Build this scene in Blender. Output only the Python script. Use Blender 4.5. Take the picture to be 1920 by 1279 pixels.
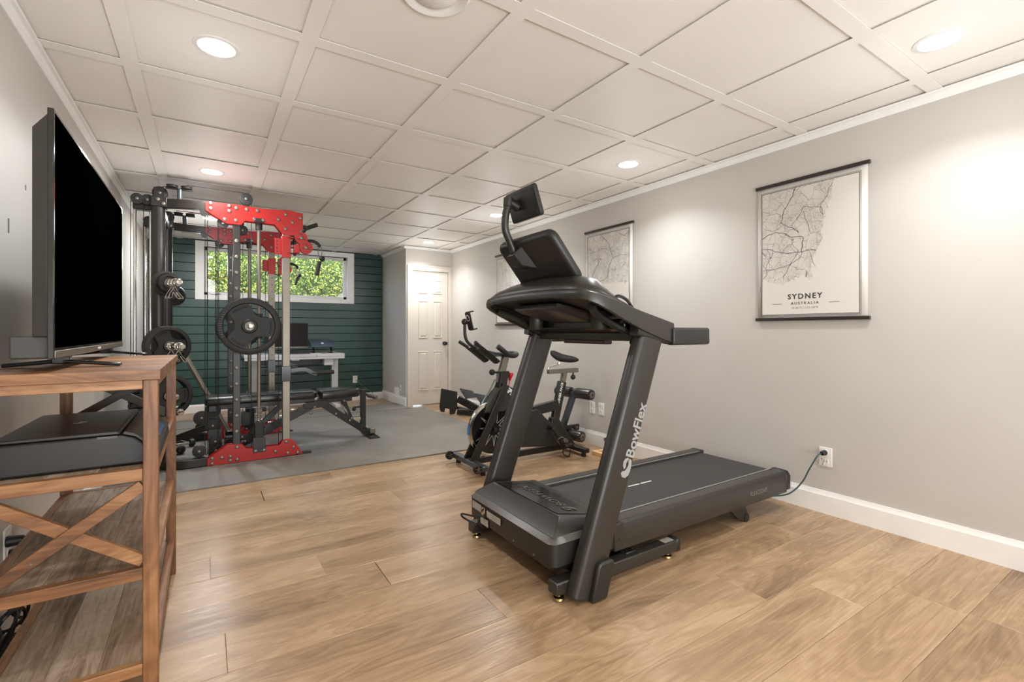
import bpy, bmesh, math, random
from mathutils import Vector, Matrix, noise
random.seed(7)
SC = bpy.context.scene
for o in list(bpy.data.objects): bpy.data.objects.remove(o)
COL = SC.collection
R = math.radians
PI = math.pi

# ------------------------------------------------------------ camera
cam = bpy.data.objects.new('camera', bpy.data.cameras.new('camera'))
COL.objects.link(cam); SC.camera = cam
cam.location = (0, 0, 1.11)
cam.rotation_euler = (R(90), 0, -R(32.8))
cam.data.sensor_width = 36
cam.data.lens = 891 / 1920 * 36
cam.data.shift_y = -19.5 / 1920
cam.data.clip_start = 0.02

# ------------------------------------------------------------ world and light
H = 2.345
world = bpy.data.worlds.new('world'); SC.world = world
world.use_nodes = True
wn = world.node_tree.nodes; wl = world.node_tree.links
bg = wn['Background']
sky = wn.new('ShaderNodeTexSky'); sky.sky_type = 'NISHITA'; sky.sun_disc = False
sky.sun_elevation = R(50); sky.sun_rotation = R(190)
wl.new(sky.outputs[0], bg.inputs[0]); bg.inputs[1].default_value = 1.0
sun = bpy.data.objects.new('sun', bpy.data.lights.new('sun', 'SUN'))
COL.objects.link(sun); sun.data.energy = 5.0; sun.data.angle = R(1.0)
sun.data.color = (1, 0.95, 0.86)
sun.rotation_euler = (R(-38), 0, R(200)); sun.rotation_euler = Vector((0.3, 1.0, -1.1)).to_track_quat('-Z', 'Y').to_euler()
CANS = [(0.04, 2.45), (0.04, 4.39), (0.04, 6.24), (2.64, 0.72), (2.65, 2.51), (2.63, 4.39), (2.63, 6.24),
        (0.04, 0.6), (0.04, -1.2), (2.64, -1.2), (0.04, -3.1), (2.64, -3.1)]  # last four: unseen cans behind the camera, added as fill
CAN_W = 6.5
for i, (x, y) in enumerate(CANS):
    l = bpy.data.lights.new('can_bulb', 'AREA'); l.shape = 'DISK'; l.size = 0.13
    l.energy = CAN_W * (0.8 if (x > 2 and 0 < y < 1) else 2.6 if (x < 1 and y > 6) else (1.0 if x > 1 and y > 6 else 1.35) if y > 4 else 1.0 if y > 2 else 0.8); l.color = (0.96, 0.98, 1.0); l.spread = R(170 if x < 1 and y > 4 else 128)
    o = bpy.data.objects.new('can_bulb', l); COL.objects.link(o); o.location = (x, y, H - 0.012)
    if i < 7:
        p = bpy.data.lights.new('ceiling_fill', 'POINT'); p.energy = (6.0 if x < 1 else 4.2) if y > 5 else 4.0 if y > 3.5 else 2.4; p.color = (0.96, 0.98, 1.0); p.shadow_soft_size = 0.12  # added point light below each visible can to brighten the ceiling
        o = bpy.data.objects.new('ceiling_fill', p); COL.objects.link(o); o.location = (x, y, H - 0.5)
fill = bpy.data.lights.new('rear_fill', 'AREA'); fill.shape = 'RECTANGLE'; fill.size = 3.2; fill.size_y = 1.9  # added fill light behind the camera, no real source, lifts walls and ceiling
fill.energy = 150; fill.color = (0.94, 0.97, 1.0)
o = bpy.data.objects.new('rear_fill', fill); COL.objects.link(o); o.location = (0.95, -2.5, 0.9); o.rotation_euler = (R(145), 0, 0)
vs = SC.view_settings
vs.view_transform = 'Standard'; vs.look = 'None'; vs.gamma = 1; vs.use_curve_mapping = False
vs.exposure = 0.56
try:
    SC.cycles.max_bounces = 10; SC.cycles.diffuse_bounces = 8; SC.cycles.transparent_max_bounces = 12
    SC.cycles.caustics_reflective = False; SC.cycles.caustics_refractive = False
except Exception: pass

# ------------------------------------------------------------ materials
def s2l(v):
    v /= 255.0
    return v / 12.92 if v <= 0.04045 else ((v + 0.055) / 1.055) ** 2.4
def C(r, g, b): return (s2l(r), s2l(g), s2l(b), 1)

class NT:
    def __init__(s, name):
        s.m = bpy.data.materials.new(name); s.m.use_nodes = True
        s.n = s.m.node_tree.nodes; s.l = s.m.node_tree.links; s.b = s.n['Principled BSDF']
    def add(s, t, **k):
        nd = s.n.new('ShaderNode' + t)
        for a, v in k.items():
            if a in nd.inputs: nd.inputs[a].default_value = v
            else: setattr(nd, a, v)
        return nd
    def link(s, a, b): s.l.new(a, b)
    def ramp(s, fac, stops):
        r = s.n.new('ShaderNodeValToRGB'); e = r.color_ramp.elements
        while len(e) < len(stops): e.new(0.5)
        for i, (p, c) in enumerate(stops): e[i].position = p; e[i].color = c
        s.link(fac, r.inputs[0]); return r.outputs[0]
    def math(s, op, a, b=None, clamp=False):
        n = s.n.new('ShaderNodeMath'); n.operation = op; n.use_clamp = clamp
        for i, v in enumerate((a, b)):
            if v is None: continue
            if isinstance(v, (int, float)): n.inputs[i].default_value = v
            else: s.link(v, n.inputs[i])
        return n.outputs[0]
    def mixc(s, f, a, b, mode='MIX'):
        n = s.n.new('ShaderNodeMix'); n.data_type = 'RGBA'; n.blend_type = mode
        for i, v in ((0, f), (6, a), (7, b)):
            if isinstance(v, (int, float)): n.inputs[i].default_value = v
            elif isinstance(v, tuple): n.inputs[i].default_value = v
            else: s.link(v, n.inputs[i])
        return n.outputs[2]
    def mapping(s, vec, sc=(1, 1, 1), loc=(0, 0, 0), rot=(0, 0, 0)):
        n = s.n.new('ShaderNodeMapping'); n.inputs['Scale'].default_value = sc; n.inputs['Location'].default_value = loc
        n.inputs['Rotation'].default_value = rot
        s.link(vec, n.inputs['Vector']); return n.outputs[0]
    def noise(s, vec, scale, detail=3, rough=0.5, dist=0.0):
        n = s.n.new('ShaderNodeTexNoise'); n.inputs['Scale'].default_value = scale; n.inputs['Detail'].default_value = detail
        n.inputs['Roughness'].default_value = rough; n.inputs['Distortion'].default_value = dist
        s.link(vec, n.inputs['Vector']); return n.outputs['Fac']
    def bump(s, h, strength=0.2, dist=0.002):
        n = s.n.new('ShaderNodeBump'); n.inputs['Strength'].default_value = strength; n.inputs['Distance'].default_value = dist
        s.link(h, n.inputs['Height']); s.link(n.outputs[0], s.b.inputs['Normal'])

def plain(name, col, rough=0.5, metal=0.0, var=0.06, nscale=12, bump=0.0, coat=0.0, bscale=None, spec=0.5):
    t = NT(name); tc = t.add('TexCoord').outputs['Object']
    f = t.noise(tc, nscale, 4)
    dk = tuple(c * (1 - var * 2) for c in col[:3]) + (1,); lt = tuple(min(1, c * (1 + var)) for c in col[:3]) + (1,)
    t.link(t.ramp(f, [(0.3, dk), (0.7, lt)]), t.b.inputs['Base Color'])
    t.b.inputs['Roughness'].default_value = rough; t.b.inputs['Metallic'].default_value = metal
    t.b.inputs['Coat Weight'].default_value = coat; t.b.inputs['Specular IOR Level'].default_value = spec
    if bump: t.bump(t.noise(tc, bscale or nscale * 20, 3), bump, 0.001)
    return t.m
def emis(name, col, st):
    t = NT(name); t.b.inputs['Base Color'].default_value = col
    t.b.inputs['Emission Color'].default_value = col; t.b.inputs['Emission Strength'].default_value = st
    return t.m

def wood(name, cols, along=0, rough=0.45, ringscale=1.0, fine=0.35, bump=0.15, knots=True, rand=0.22, saw=0.0, lo=.22, hi=.78, ringw=.12, fs=90.0):
    """cols: dark, mid, light; grain runs along the local axis 'along' (0=x,1=y,2=z)"""
    t = NT(name); tc = t.add('TexCoord').outputs['Object']; oi = t.add('ObjectInfo')
    rnd = oi.outputs['Random']
    cb = t.add('CombineXYZ'); t.link(t.math('MULTIPLY', rnd, 37.0), cb.inputs[0]); t.link(t.math('MULTIPLY', rnd, 91.0), cb.inputs[1]); t.link(t.math('MULTIPLY', rnd, 17.0), cb.inputs[2])
    va = t.add('VectorMath', operation='ADD'); t.link(tc, va.inputs[0]); t.link(cb.outputs[0], va.inputs[1])
    v = va.outputs[0]
    def stretch(a, b):
        sc = [b, b, b]; sc[along] = a; return t.mapping(v, tuple(sc))
    big = t.noise(stretch(0.9, 4.5), 1.0 * ringscale, 3, 0.5, 0.6)
    rings = t.math('FRACT', t.math('MULTIPLY', big, 14.0))
    rings = t.math('ABSOLUTE', t.math('SUBTRACT', t.math('MULTIPLY', rings, 2.0), 1.0))
    fn = t.noise(stretch(4.0, fs), 1.0, 4, 0.65)
    blot = t.noise(stretch(1.2, 3.5), 1.3, 3, 0.5)
    f = t.math('ADD', t.math('MULTIPLY', big, 0.9), t.math('MULTIPLY', rings, ringw))
    f = t.math('ADD', f, t.math('MULTIPLY', t.math('SUBTRACT', fn, 0.5), fine))
    f = t.math('ADD', f, t.math('MULTIPLY', t.math('SUBTRACT', blot, 0.5), 0.5))
    f = t.math('ADD', f, t.math('MULTIPLY', t.math('SUBTRACT', rnd, 0.5), rand))
    col = t.ramp(f, [(lo, cols[0]), ((lo + hi) / 2, cols[1]), (hi, cols[2])])
    if knots:
        vo = t.add('TexVoronoi'); vo.feature = 'F1'; vo.inputs['Scale'].default_value = 1.0
        t.link(stretch(1.1, 3.0), vo.inputs['Vector'])
        k = t.ramp(vo.outputs['Distance'], [(0.0, (0, 0, 0, 1)), (0.075, (1, 1, 1, 1))])
        dk = tuple(c * 0.42 for c in cols[0][:3]) + (1,)
        col = t.mixc(k, dk, col)
    if saw:
        sw = t.noise(stretch(120.0, 6.0), 1.0, 2, 0.6)
        col = t.mixc(t.math('MULTIPLY', sw, saw), col, tuple(c * 0.5 for c in cols[0][:3]) + (1,))
    t.link(col, t.b.inputs['Base Color'])
    t.link(t.ramp(fn, [(0.3, (rough + .08,) * 3 + (1,)), (0.7, (rough - .06,) * 3 + (1,))]), t.b.inputs['Roughness'])
    if bump: t.bump(fn, bump, 0.0015)
    return t.m

M = {}
M['wall'] = plain('wall_paint', C(193, 188, 181), 0.5, var=0.015, nscale=2.5, bump=0.05, bscale=260)
M['ceil'] = plain('ceiling_paint', C(238, 233, 226), 0.5, var=0.01, nscale=3)
M['trim'] = plain('white_trim_paint', C(236, 234, 230), 0.4, var=0.01)
M['cream'] = plain('door_paint', C(215, 206, 194), 0.38, var=0.01)
M['floor'] = wood('oak_vinyl_plank', (C(112, 86, 60), C(162, 132, 100), C(196, 168, 134)), 0, 0.29, 1.15, 0.62, 0.2, rand=0.20, lo=.12, hi=.98, ringw=.17, fs=150.0)
M['green'] = plain('dark_green_paint', C(40, 70, 62), 0.3, var=0.05, nscale=5)
M['groove'] = plain('dark_groove', C(14, 24, 22), 0.6)
M['black'] = plain('black_powder_coat', C(30, 25, 20), 0.36, var=0.08, bump=0.05)
M['blackgl'] = plain('black_gloss', C(16, 15, 14), 0.16, var=0.05)
M['rubber'] = plain('black_rubber', C(28, 26, 23), 0.55, var=0.1, bump=0.1)
M['gun'] = plain('gunmetal_plastic', C(46, 42, 37), 0.34, var=0.05, bump=0.05, bscale=500)
M['gunlt'] = plain('grey_satin_plastic', C(84, 80, 73), 0.3, var=0.04)
M['gundk'] = plain('charcoal_plastic', C(35, 32, 28), 0.42, var=0.05, bump=0.05, bscale=500)
M['chrome'] = plain('chrome', C(212, 208, 200), 0.12, 1.0, var=0.02)
M['steel'] = plain('brushed_zinc_steel', C(132, 124, 113), 0.42, 0.8, var=0.08, nscale=4, bump=0.05)
M['steeldk'] = plain('grey_steel_tube', C(84, 90, 92), 0.3, 0.6, var=0.05)
M['red'] = plain('red_powder_coat', C(170, 24, 19), 0.36, var=0.03)
M['redpl'] = plain('red_plastic', C(190, 18, 34), 0.3)
M['vinyl'] = plain('bench_vinyl', C(40, 37, 33), 0.24, var=0.05, bump=0.08, bscale=180)
M['screen'] = plain('tv_glass', C(1, 1, 1), 0.6, var=0.0, spec=0.0)
M['bezel'] = plain('tv_bezel', C(40, 37, 33), 0.12, var=0.03)
M['mscreen'] = plain('monitor_matte_screen', C(34, 29, 28), 0.6, spec=.2)
M['shade_mark'] = plain('grey_shade_and_mark', C(96, 90, 82), 0.6)  # shadow line above the ceiling strips put into the colour; also wall marks
M['tvback'] = plain('tv_housing', C(66, 63, 58), 0.5, 0.1, var=0.04)
M['white'] = plain('white_plastic', C(232, 229, 224), 0.35, var=0.01)
M['deskw'] = plain('grey_desk_laminate', C(190, 190, 190), 0.35, var=0.02)
M['paper'] = plain('poster_paper', C(226, 222, 214), 0.8, var=0.01)
M['ink'] = plain('dark_ink', C(52, 48, 44), 0.6)
M['inklt'] = plain('pale_ink', C(168, 163, 155), 0.6)
M['rail'] = plain('dark_poster_rail', C(42, 34, 28), 0.4)
M['silver'] = plain('silver_lettering', C(150, 150, 147), 0.5, 0.0, var=0.01)
M['dimletter'] = plain('grey_lettering', C(104, 100, 94), 0.45, var=0.02)
M['cord'] = plain('black_cord', C(22, 21, 20), 0.45)
M['cordgreen'] = plain('dark_green_cord', C(58, 78, 80), 0.4)
M['cordgrey'] = plain('grey_cord', C(120, 120, 118), 0.45)
M['cable'] = plain('steel_cable_black', C(28, 27, 26), 0.35)
M['sticker'] = plain('label_sticker', C(160, 155, 145), 0.4)
M['blue'] = plain('blue_display', C(70, 98, 140), 0.12)
M['bluetape'] = plain('blue_tape', C(60, 130, 190), 0.4)
M['brass'] = plain('brass_foot', C(190, 170, 120), 0.25, 1.0)
M['can'] = emis('lit_lamp_lens', (1.0, 0.95, 0.88, 1), 16.0)
M['console'] = wood('acacia_wood', (C(84, 54, 32), C(138, 96, 62), C(176, 134, 94)), 1, 0.42, 1.6, 0.55, 0.2, knots=True, rand=0.12)
M['consolex'] = wood('acacia_wood_rail', (C(80, 50, 28), C(134, 91, 56), C(172, 128, 86)), 0, 0.42, 1.6, 0.55, 0.2, rand=0.16)
M['consolez'] = wood('acacia_wood_post', (C(78, 48, 27), C(128, 85, 52), C(165, 120, 80)), 2, 0.42, 1.6, 0.55, 0.2, rand=0.16)
M['shelf'] = wood('weathered_shelf_wood', (C(112, 90, 70), C(172, 148, 124), C(210, 190, 166)), 1, 0.5, 2.2, 0.7, 0.4, knots=False, rand=0.2, saw=0.35)
M['darkwood'] = wood('dark_brace_wood', (C(44, 36, 28), C(66, 56, 46), C(84, 72, 60)), 0, 0.5, 0.8, 0.3, 0.1, knots=False)
M['pine'] = wood('pine_block', (C(190, 140, 90), C(222, 180, 130), C(236, 200, 155)), 1, 0.5, 1.0, 0.2, 0.1, knots=False)
M['trunk'] = plain('hedge_stem', C(70, 52, 38), 0.8)

def rubber_mat():
    t = NT('speckled_rubber_mat'); tc = t.add('TexCoord').outputs['Object']
    a = t.noise(tc, 330, 2, 0.6); b = t.noise(tc, 2.2, 4)
    base = t.ramp(b, [(0.3, C(104, 99, 91)), (0.7, C(126, 121, 112))])
    f = t.ramp(a, [(0.62, (0, 0, 0, 1)), (0.68, (1, 1, 1, 1))])
    col = t.mixc(f, base, C(178, 176, 168))
    t.link(col, t.b.inputs['Base Color']); t.b.inputs['Roughness'].default_value = 0.5
    t.bump(a, 0.3, 0.001); return t.m
M['mat'] = rubber_mat()

def belt_mat():
    t = NT('running_belt'); tc = t.add('TexCoord').outputs['Object']
    w = t.add('TexWave'); w.inputs['Scale'].default_value = 60; t.link(tc, w.inputs['Vector'])
    w2 = t.add('TexWave'); w2.bands_direction = 'Y'; w2.inputs['Scale'].default_value = 60; t.link(tc, w2.inputs['Vector'])
    f = t.math('MULTIPLY', w.outputs['Fac'], w2.outputs['Fac'])
    t.link(t.ramp(f, [(0, C(40, 38, 35)), (1, C(64, 61, 57))]), t.b.inputs['Base Color'])
    t.b.inputs['Roughness'].default_value = 0.5; t.bump(f, 0.3, 0.0006); return t.m
M['belt'] = belt_mat()

def leaf_mat():
    t = NT('hedge_leaf'); g = t.add('NewGeometry'); r = g.outputs['Random Per Island']
    t.link(t.ramp(r, [(0, C(44, 66, 14)), (0.4, C(88, 112, 26)), (0.75, C(138, 150, 46)), (1, C(190, 188, 84))]), t.b.inputs['Base Color'])
    t.b.inputs['Roughness'].default_value = 0.5
    try: t.b.inputs['Transmission Weight'].default_value = 0.0
    except Exception: pass
    return t.m
M['leaf'] = leaf_mat()

def glass_mat():
    t = NT('window_glass'); tr = t.add('BsdfTransparent'); gl = t.add('BsdfGlossy', Roughness=0.02)
    mx = t.add('MixShader'); mx.inputs[0].default_value = 0.025
    t.link(tr.outputs[0], mx.inputs[1]); t.link(gl.outputs[0], mx.inputs[2])
    t.link(mx.outputs[0], t.n['Material Output'].inputs[0]); return t.m
M['glass'] = glass_mat()

def map_mat(name, coast, seed):
    """street-map print: fine voronoi streets, denser near a town centre, blank sea.  local x 0..1 (mapped by UV), y 0..1"""
    t = NT(name); uv = t.add('UVMap').outputs[0]
    sep = t.add('SeparateXYZ'); t.link(uv, sep.inputs[0]); u, v = sep.outputs[0], sep.outputs[1]
    nn = t.noise(uv, 9.0, 5, 0.65)
    lim = t.math('ADD', t.math('MULTIPLY', v, coast[1]), coast[0])
    lim = t.math('ADD', lim, t.math('MULTIPLY', t.math('SUBTRACT', nn, 0.5), 0.28))
    land = t.math('GREATER_THAN', lim, u)
    nb = t.noise(uv, 5.0, 4, 0.6)
    vlim = t.math('ADD', coast[2], t.math('MULTIPLY', t.math('SUBTRACT', nb, 0.5), 0.25))
    land = t.math('MULTIPLY', land, t.math('GREATER_THAN', v, vlim))
    nc = t.add('TexNoise'); nc.inputs['Scale'].default_value = 6; nc.inputs['Detail'].default_value = 5; t.link(uv, nc.inputs['Vector'])
    dv = t.add('VectorMath', operation='MULTIPLY_ADD'); t.link(nc.outputs['Color'], dv.inputs[0]); dv.inputs[1].default_value = (.14, .14, 0)
    t.link(uv, dv.inputs[2])
    tot = None
    for sc, wd, am in ((9, 0.012, 0.75), (26, 0.035, 0.45), (70, 0.07, 0.35)):
        vo = t.add('TexVoronoi'); vo.feature = 'DISTANCE_TO_EDGE'; vo.inputs['Scale'].default_value = sc
        t.link(t.mapping(dv.outputs[0], (1, 1.35, 1), (seed, seed * .7, 0)), vo.inputs['Vector'])
        ln = t.math('MULTIPLY', t.math('LESS_THAN', vo.outputs[0], wd), am)
        if sc > 20:
            dn = t.noise(uv, 4.5 + seed, 3)
            ln = t.math('MULTIPLY', ln, t.ramp(dn, [(0.42, (0.15, .15, .15, 1)), (0.6, (1, 1, 1, 1))]))
        tot = ln if tot is None else t.math('MAXIMUM', tot, ln)
    f = t.math('MULTIPLY', tot, land)
    base = t.mixc(land, C(212, 207, 199), C(206, 201, 193))
    t.link(t.mixc(f, base, C(96, 92, 86)), t.b.inputs['Base Color'])
    t.b.inputs['Roughness'].default_value = 0.6
    return t.m

# ------------------------------------------------------------ mesh builder
ORG = {}
class MB:
    def __init__(s, mtx=None): s.v = []; s.f = []; s.M = mtx or Matrix(); s.uv = None
    def _add(s, vs, fs):
        n = len(s.v); s.v += [tuple(s.M @ Vector(p)) for p in vs]; s.f += [tuple(i + n for i in f) for f in fs]; return s
    def ab(s, a, b):
        x0, y0, z0 = [min(i, j) for i, j in zip(a, b)]; x1, y1, z1 = [max(i, j) for i, j in zip(a, b)]
        return s._add([(x0, y0, z0), (x1, y0, z0), (x1, y1, z0), (x0, y1, z0), (x0, y0, z1), (x1, y0, z1), (x1, y1, z1), (x0, y1, z1)],
                      [(0, 3, 2, 1), (4, 5, 6, 7), (0, 1, 5, 4), (1, 2, 6, 5), (2, 3, 7, 6), (3, 0, 4, 7)])
    def box(s, c, d): return s.ab([c[i] - d[i] / 2 for i in range(3)], [c[i] + d[i] / 2 for i in range(3)])
    def loft(s, rings, cap=True, closed=True):
        n = len(rings[0]); vs = [p for r in rings for p in r]; fs = []
        for k in range(len(rings) - 1):
            for i in range(n if closed else n - 1):
                j = (i + 1) % n; fs.append((k * n + i, k * n + j, (k + 1) * n + j, (k + 1) * n + i))
        if cap: fs.append(tuple(range(n))[::-1]); fs.append(tuple((len(rings) - 1) * n + i for i in range(n)))
        return s._add(vs, fs)
    def sweep(s, pts, sec, up=(0, 0, 1), cap=True, scales=None):
        """sec: list of (a,b) offsets; a along side, b along up"""
        P = [Vector(p) for p in pts]; rings = []; U = Vector(up).normalized()
        T0 = (P[1] - P[0]).normalized()
        if abs(U.dot(T0)) > 0.97: U = Vector((1, 0, 0)) if abs(T0.x) < 0.9 else Vector((0, 1, 0))
        for i, p in enumerate(P):
            if i == 0: T = P[1] - P[0]
            elif i == len(P) - 1: T = P[-1] - P[-2]
            else: T = (P[i + 1] - p).normalized() + (p - P[i - 1]).normalized()
            T.normalize(); U = (U - T * U.dot(T)).normalized(); S = T.cross(U)
            k = scales[i] if scales else 1
            rings.append([tuple(p + S * a * k + U * b * k) for a, b in sec])
        return s.loft(rings, cap)
    def bar(s, p0, p1, w, h, up=(0, 0, 1)):
        return s.sweep([p0, p1], [(-w / 2, -h / 2), (w / 2, -h / 2), (w / 2, h / 2), (-w / 2, h / 2)], up)
    def rtube(s, pts, w, h, up=(0, 0, 1)):
        return s.sweep(pts, [(-w / 2, -h / 2), (w / 2, -h / 2), (w / 2, h / 2), (-w / 2, h / 2)], up)
    def tube(s, pts, r, n=10, scales=None):
        return s.sweep(pts, [(r * math.cos(2 * PI * i / n), r * math.sin(2 * PI * i / n)) for i in range(n)], scales=scales)
    def cyl(s, p0, p1, r, r1=None, n=20):
        return s.tube([p0, p1], r, n, None if r1 is None else [1, r1 / r])
    def prism(s, poly, ax, a, b):
        """poly in the two axes other than ax, extruded from a to b along ax ('x','y','z')"""
        def P(p, k):
            if ax == 'y': return (p[0], k, p[1])
            if ax == 'x': return (k, p[0], p[1])
            return (p[0], p[1], k)
        return s.loft([[P(p, a) for p in poly], [P(p, b) for p in poly]])
    def lathe(s, prof, o, axis, n=28, ring=False):
        if ring: prof = list(prof) + [prof[0]]
        A = Vector(axis).normalized(); U = Vector((0, 0, 1)) if abs(A.z) < 0.9 else Vector((1, 0, 0))
        U = (U - A * U.dot(A)).normalized(); S = A.cross(U); O = Vector(o)
        rings = [[tuple(O + A * h + (U * math.cos(2 * PI * i / n) + S * math.sin(2 * PI * i / n)) * max(r, 1e-4)) for i in range(n)] for r, h in prof]
        return s.loft(rings, cap=not ring)
    def ball(s, c, r, n=14, sc=(1, 1, 1)):
        m = n // 2
        rings = [[(c[0] + sc[0] * r * math.sin(PI * k / m) * math.cos(2 * PI * i / n), c[1] + sc[1] * r * math.sin(PI * k / m) * math.sin(2 * PI * i / n), c[2] + sc[2] * r * math.cos(PI * k / m)) for i in range(n)] for k in range(m + 1)]
        rings[0] = [(c[0] + 1e-4 * math.cos(2 * PI * i / n), c[1] + 1e-4 * math.sin(2 * PI * i / n), c[2] + sc[2] * r) for i in range(n)]
        rings[-1] = [(c[0] + 1e-4 * math.cos(2 * PI * i / n), c[1] + 1e-4 * math.sin(2 * PI * i / n), c[2] - sc[2] * r) for i in range(n)]
        return s.loft(rings)
    def mesh(s, name, mat, org=(0, 0, 0), sharp=38):
        me = bpy.data.meshes.new(name)
        me.from_pydata([(x - org[0], y - org[1], z - org[2]) for x, y, z in s.v], [], s.f)
        bm = bmesh.new(); bm.from_mesh(me); bmesh.ops.recalc_face_normals(bm, faces=bm.faces); bm.to_mesh(me); bm.free()
        me.materials.append(M[mat] if isinstance(mat, str) else mat)
        me.shade_smooth(); me.set_sharp_from_angle(angle=R(sharp)); return me
    def build(s, name, mat, parent=None, bevel=0.0, seg=2, sub=0, sharp=38, **tags):
        org = ORG.get(parent.name, (0, 0, 0)) if parent else (0, 0, 0)
        if parent is None:   # origin at the thing's base
            xs, ys, zs = zip(*s.v); org = ((min(xs) + max(xs)) / 2, (min(ys) + max(ys)) / 2, min(zs))
        o = bpy.data.objects.new(name, s.mesh(name, mat, org, sharp)); COL.objects.link(o)
        if parent: o.parent = parent
        else: o.location = org
        ORG[o.name] = org
        if bevel:
            b = o.modifiers.new('bevel', 'BEVEL'); b.width = bevel; b.segments = seg; b.limit_method = 'ANGLE'; b.angle_limit = R(30)
        if sub:
            q = o.modifiers.new('sub', 'SUBSURF'); q.levels = sub; q.render_levels = sub
        for k, v in tags.items(): o[k] = v
        return o

def thing(name, label, cat, loc=(0, 0, 0), group=None):
    o = bpy.data.objects.new(name, None); COL.objects.link(o); o.location = loc; o.empty_display_size = 0.05
    o['label'] = label; o['category'] = cat
    if group: o['group'] = group
    ORG[o.name] = tuple(loc); return o
def tag(o, label, cat, group=None):
    o['label'] = label; o['category'] = cat
    if group: o['group'] = group
    return o
def place(mesh, name, parent, pos, rot=None, scale=None):
    """an object sharing a mesh, at a world position, as a part of parent"""
    o = bpy.data.objects.new(name, mesh); COL.objects.link(o)
    org = ORG.get(parent.name, (0, 0, 0)) if parent else (0, 0, 0)
    o.location = [pos[i] - org[i] for i in range(3)]
    if parent: o.parent = parent
    if rot is not None: o.rotation_euler = rot
    if scale is not None: o.scale = scale
    ORG[o.name] = tuple(pos); return o
def copy_tree(o, parent=None):
    c = o.copy(); COL.objects.link(c); c.parent = parent; ORG[c.name] = ORG.get(o.name, (0, 0, 0))
    for ch in list(o.children): copy_tree(ch, c)
    return c
def text(s, size, org, xd, yd, mat, parent, name='lettering', align='CENTER', ext=0.0006, spacing=1.0, bold=0.0, shear=0.0):
    cu = bpy.data.curves.new('txt', 'FONT'); cu.body = s; cu.size = size; cu.align_x = align; cu.align_y = 'CENTER'; cu.extrude = ext
    cu.space_character = spacing; cu.offset = bold; cu.shear = shear; cu.resolution_u = 3
    tmp = bpy.data.objects.new('txt', cu); COL.objects.link(tmp)
    me = bpy.data.meshes.new_from_object(tmp.evaluated_get(bpy.context.evaluated_depsgraph_get()))
    bpy.data.objects.remove(tmp)
    x = Vector(xd).normalized(); y = Vector(yd).normalized(); z = x.cross(y)
    mt = Matrix((x, y, z)).transposed().to_4x4(); mt.translation = Vector(org) - Vector(ORG.get(parent.name, (0, 0, 0)))
    me.transform(mt); me.materials.clear(); me.materials.append(M[mat]); me.name = name
    o = bpy.data.objects.new(name, me); COL.objects.link(o); o.parent = parent; ORG[o.name] = ORG.get(parent.name, (0, 0, 0)); return o
def struct(o): o['kind'] = 'structure'; return o
def arc(c, r, a0, a1, n, plane='xy'):
    out = []
    for i in range(n + 1):
        a = R(a0 + (a1 - a0) * i / n); p = (c[0] + r * math.cos(a), c[1] + r * math.sin(a)); out.append(p)
    return out
def rrect(w, h, r, n=4, c=(0, 0)):
    p = []
    for cx, cy, a in ((w / 2 - r, h / 2 - r, 0), (-w / 2 + r, h / 2 - r, 90), (-w / 2 + r, -h / 2 + r, 180), (w / 2 - r, -h / 2 + r, 270)):
        p += arc((c[0] + cx, c[1] + cy), r, a, a + 90, n)
    return p
def smooth_path(pts, n=6):
    P = [Vector(p) for p in pts]; out = []
    for i in range(len(P) - 1):
        p0 = P[max(i - 1, 0)]; p1 = P[i]; p2 = P[i + 1]; p3 = P[min(i + 2, len(P) - 1)]
        for k in range(n):
            t = k / n
            out.append(tuple(0.5 * ((2 * p1) + (p2 - p0) * t + (2 * p0 - 5 * p1 + 4 * p2 - p3) * t * t + (3 * p1 - p0 - 3 * p2 + p3) * t ** 3)))
    out.append(tuple(P[-1])); return out

# ============================================================ THE ROOM
XL, XR, YB, YF = -0.63, 3.17, -5.2, 7.74
BX, BY = 2.448, 6.65      # the closet box with the door
struct(MB().ab((XL - .1, YB, -0.06), (XR + .1, YF + .1, -0.008)).build('floor', 'groove'))
floor = bpy.data.objects['floor']
struct(MB().ab((XL - .1, YB, 0), (XL, YF + .1, H + .02)).build('wall_left', 'wall'))
struct(MB().ab((XR, YB, 0), (XR + .1, YF + .1, H + .02)).build('wall_right', 'wall'))
struct(MB().ab((XL - .1, YB - .1, 0), (XR + .1, YB, H + .02)).build('wall_rear', 'wall'))
ceiling = struct(MB().ab((XL - .1, YB - .1, H + .022), (XR + .1, YF + .2, H + .09)).build('ceiling', 'ceil'))
# floor planks: rows run across the room
PW = 0.24; PL = 1.52; r0 = -0.365
rowoff = {5: 2.22, 6: 1.946, 9: 0.06, 10: 0.683, 11: 0.458, 4: 0.98, 7: 1.2, 8: 2.5}
meshes = {}
def plank_mesh(L):
    k = round(L, 2)
    if k not in meshes:
        b = MB().ab((0, 0.0005, -0.008), (k - .001, PW - .0005, 0))
        me = b.mesh('plank', 'floor'); bm = bmesh.new(); bm.from_mesh(me)
        bmesh.ops.bevel(bm, geom=[e for e in bm.edges if all(v.co.z > -.001 for v in e.verts)], offset=0.0012, segments=1, affect='EDGES')
        bm.to_mesh(me); bm.free(); meshes[k] = me
    return meshes[k]
row = 0; y = r0
while y < YF:
    j = rowoff.get(row, XL + random.random() * PL)
    xs = j - 3 * PL
    cuts = [xs + PL * i for i in range(9)]
    for a, b_ in zip(cuts, cuts[1:]):
        a = max(a, XL); b_ = min(b_, XR)
        if b_ - a < 0.02: continue
        place(plank_mesh(b_ - a), 'plank', floor, (a, y, 0))
    row += 1; y += PW
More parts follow.
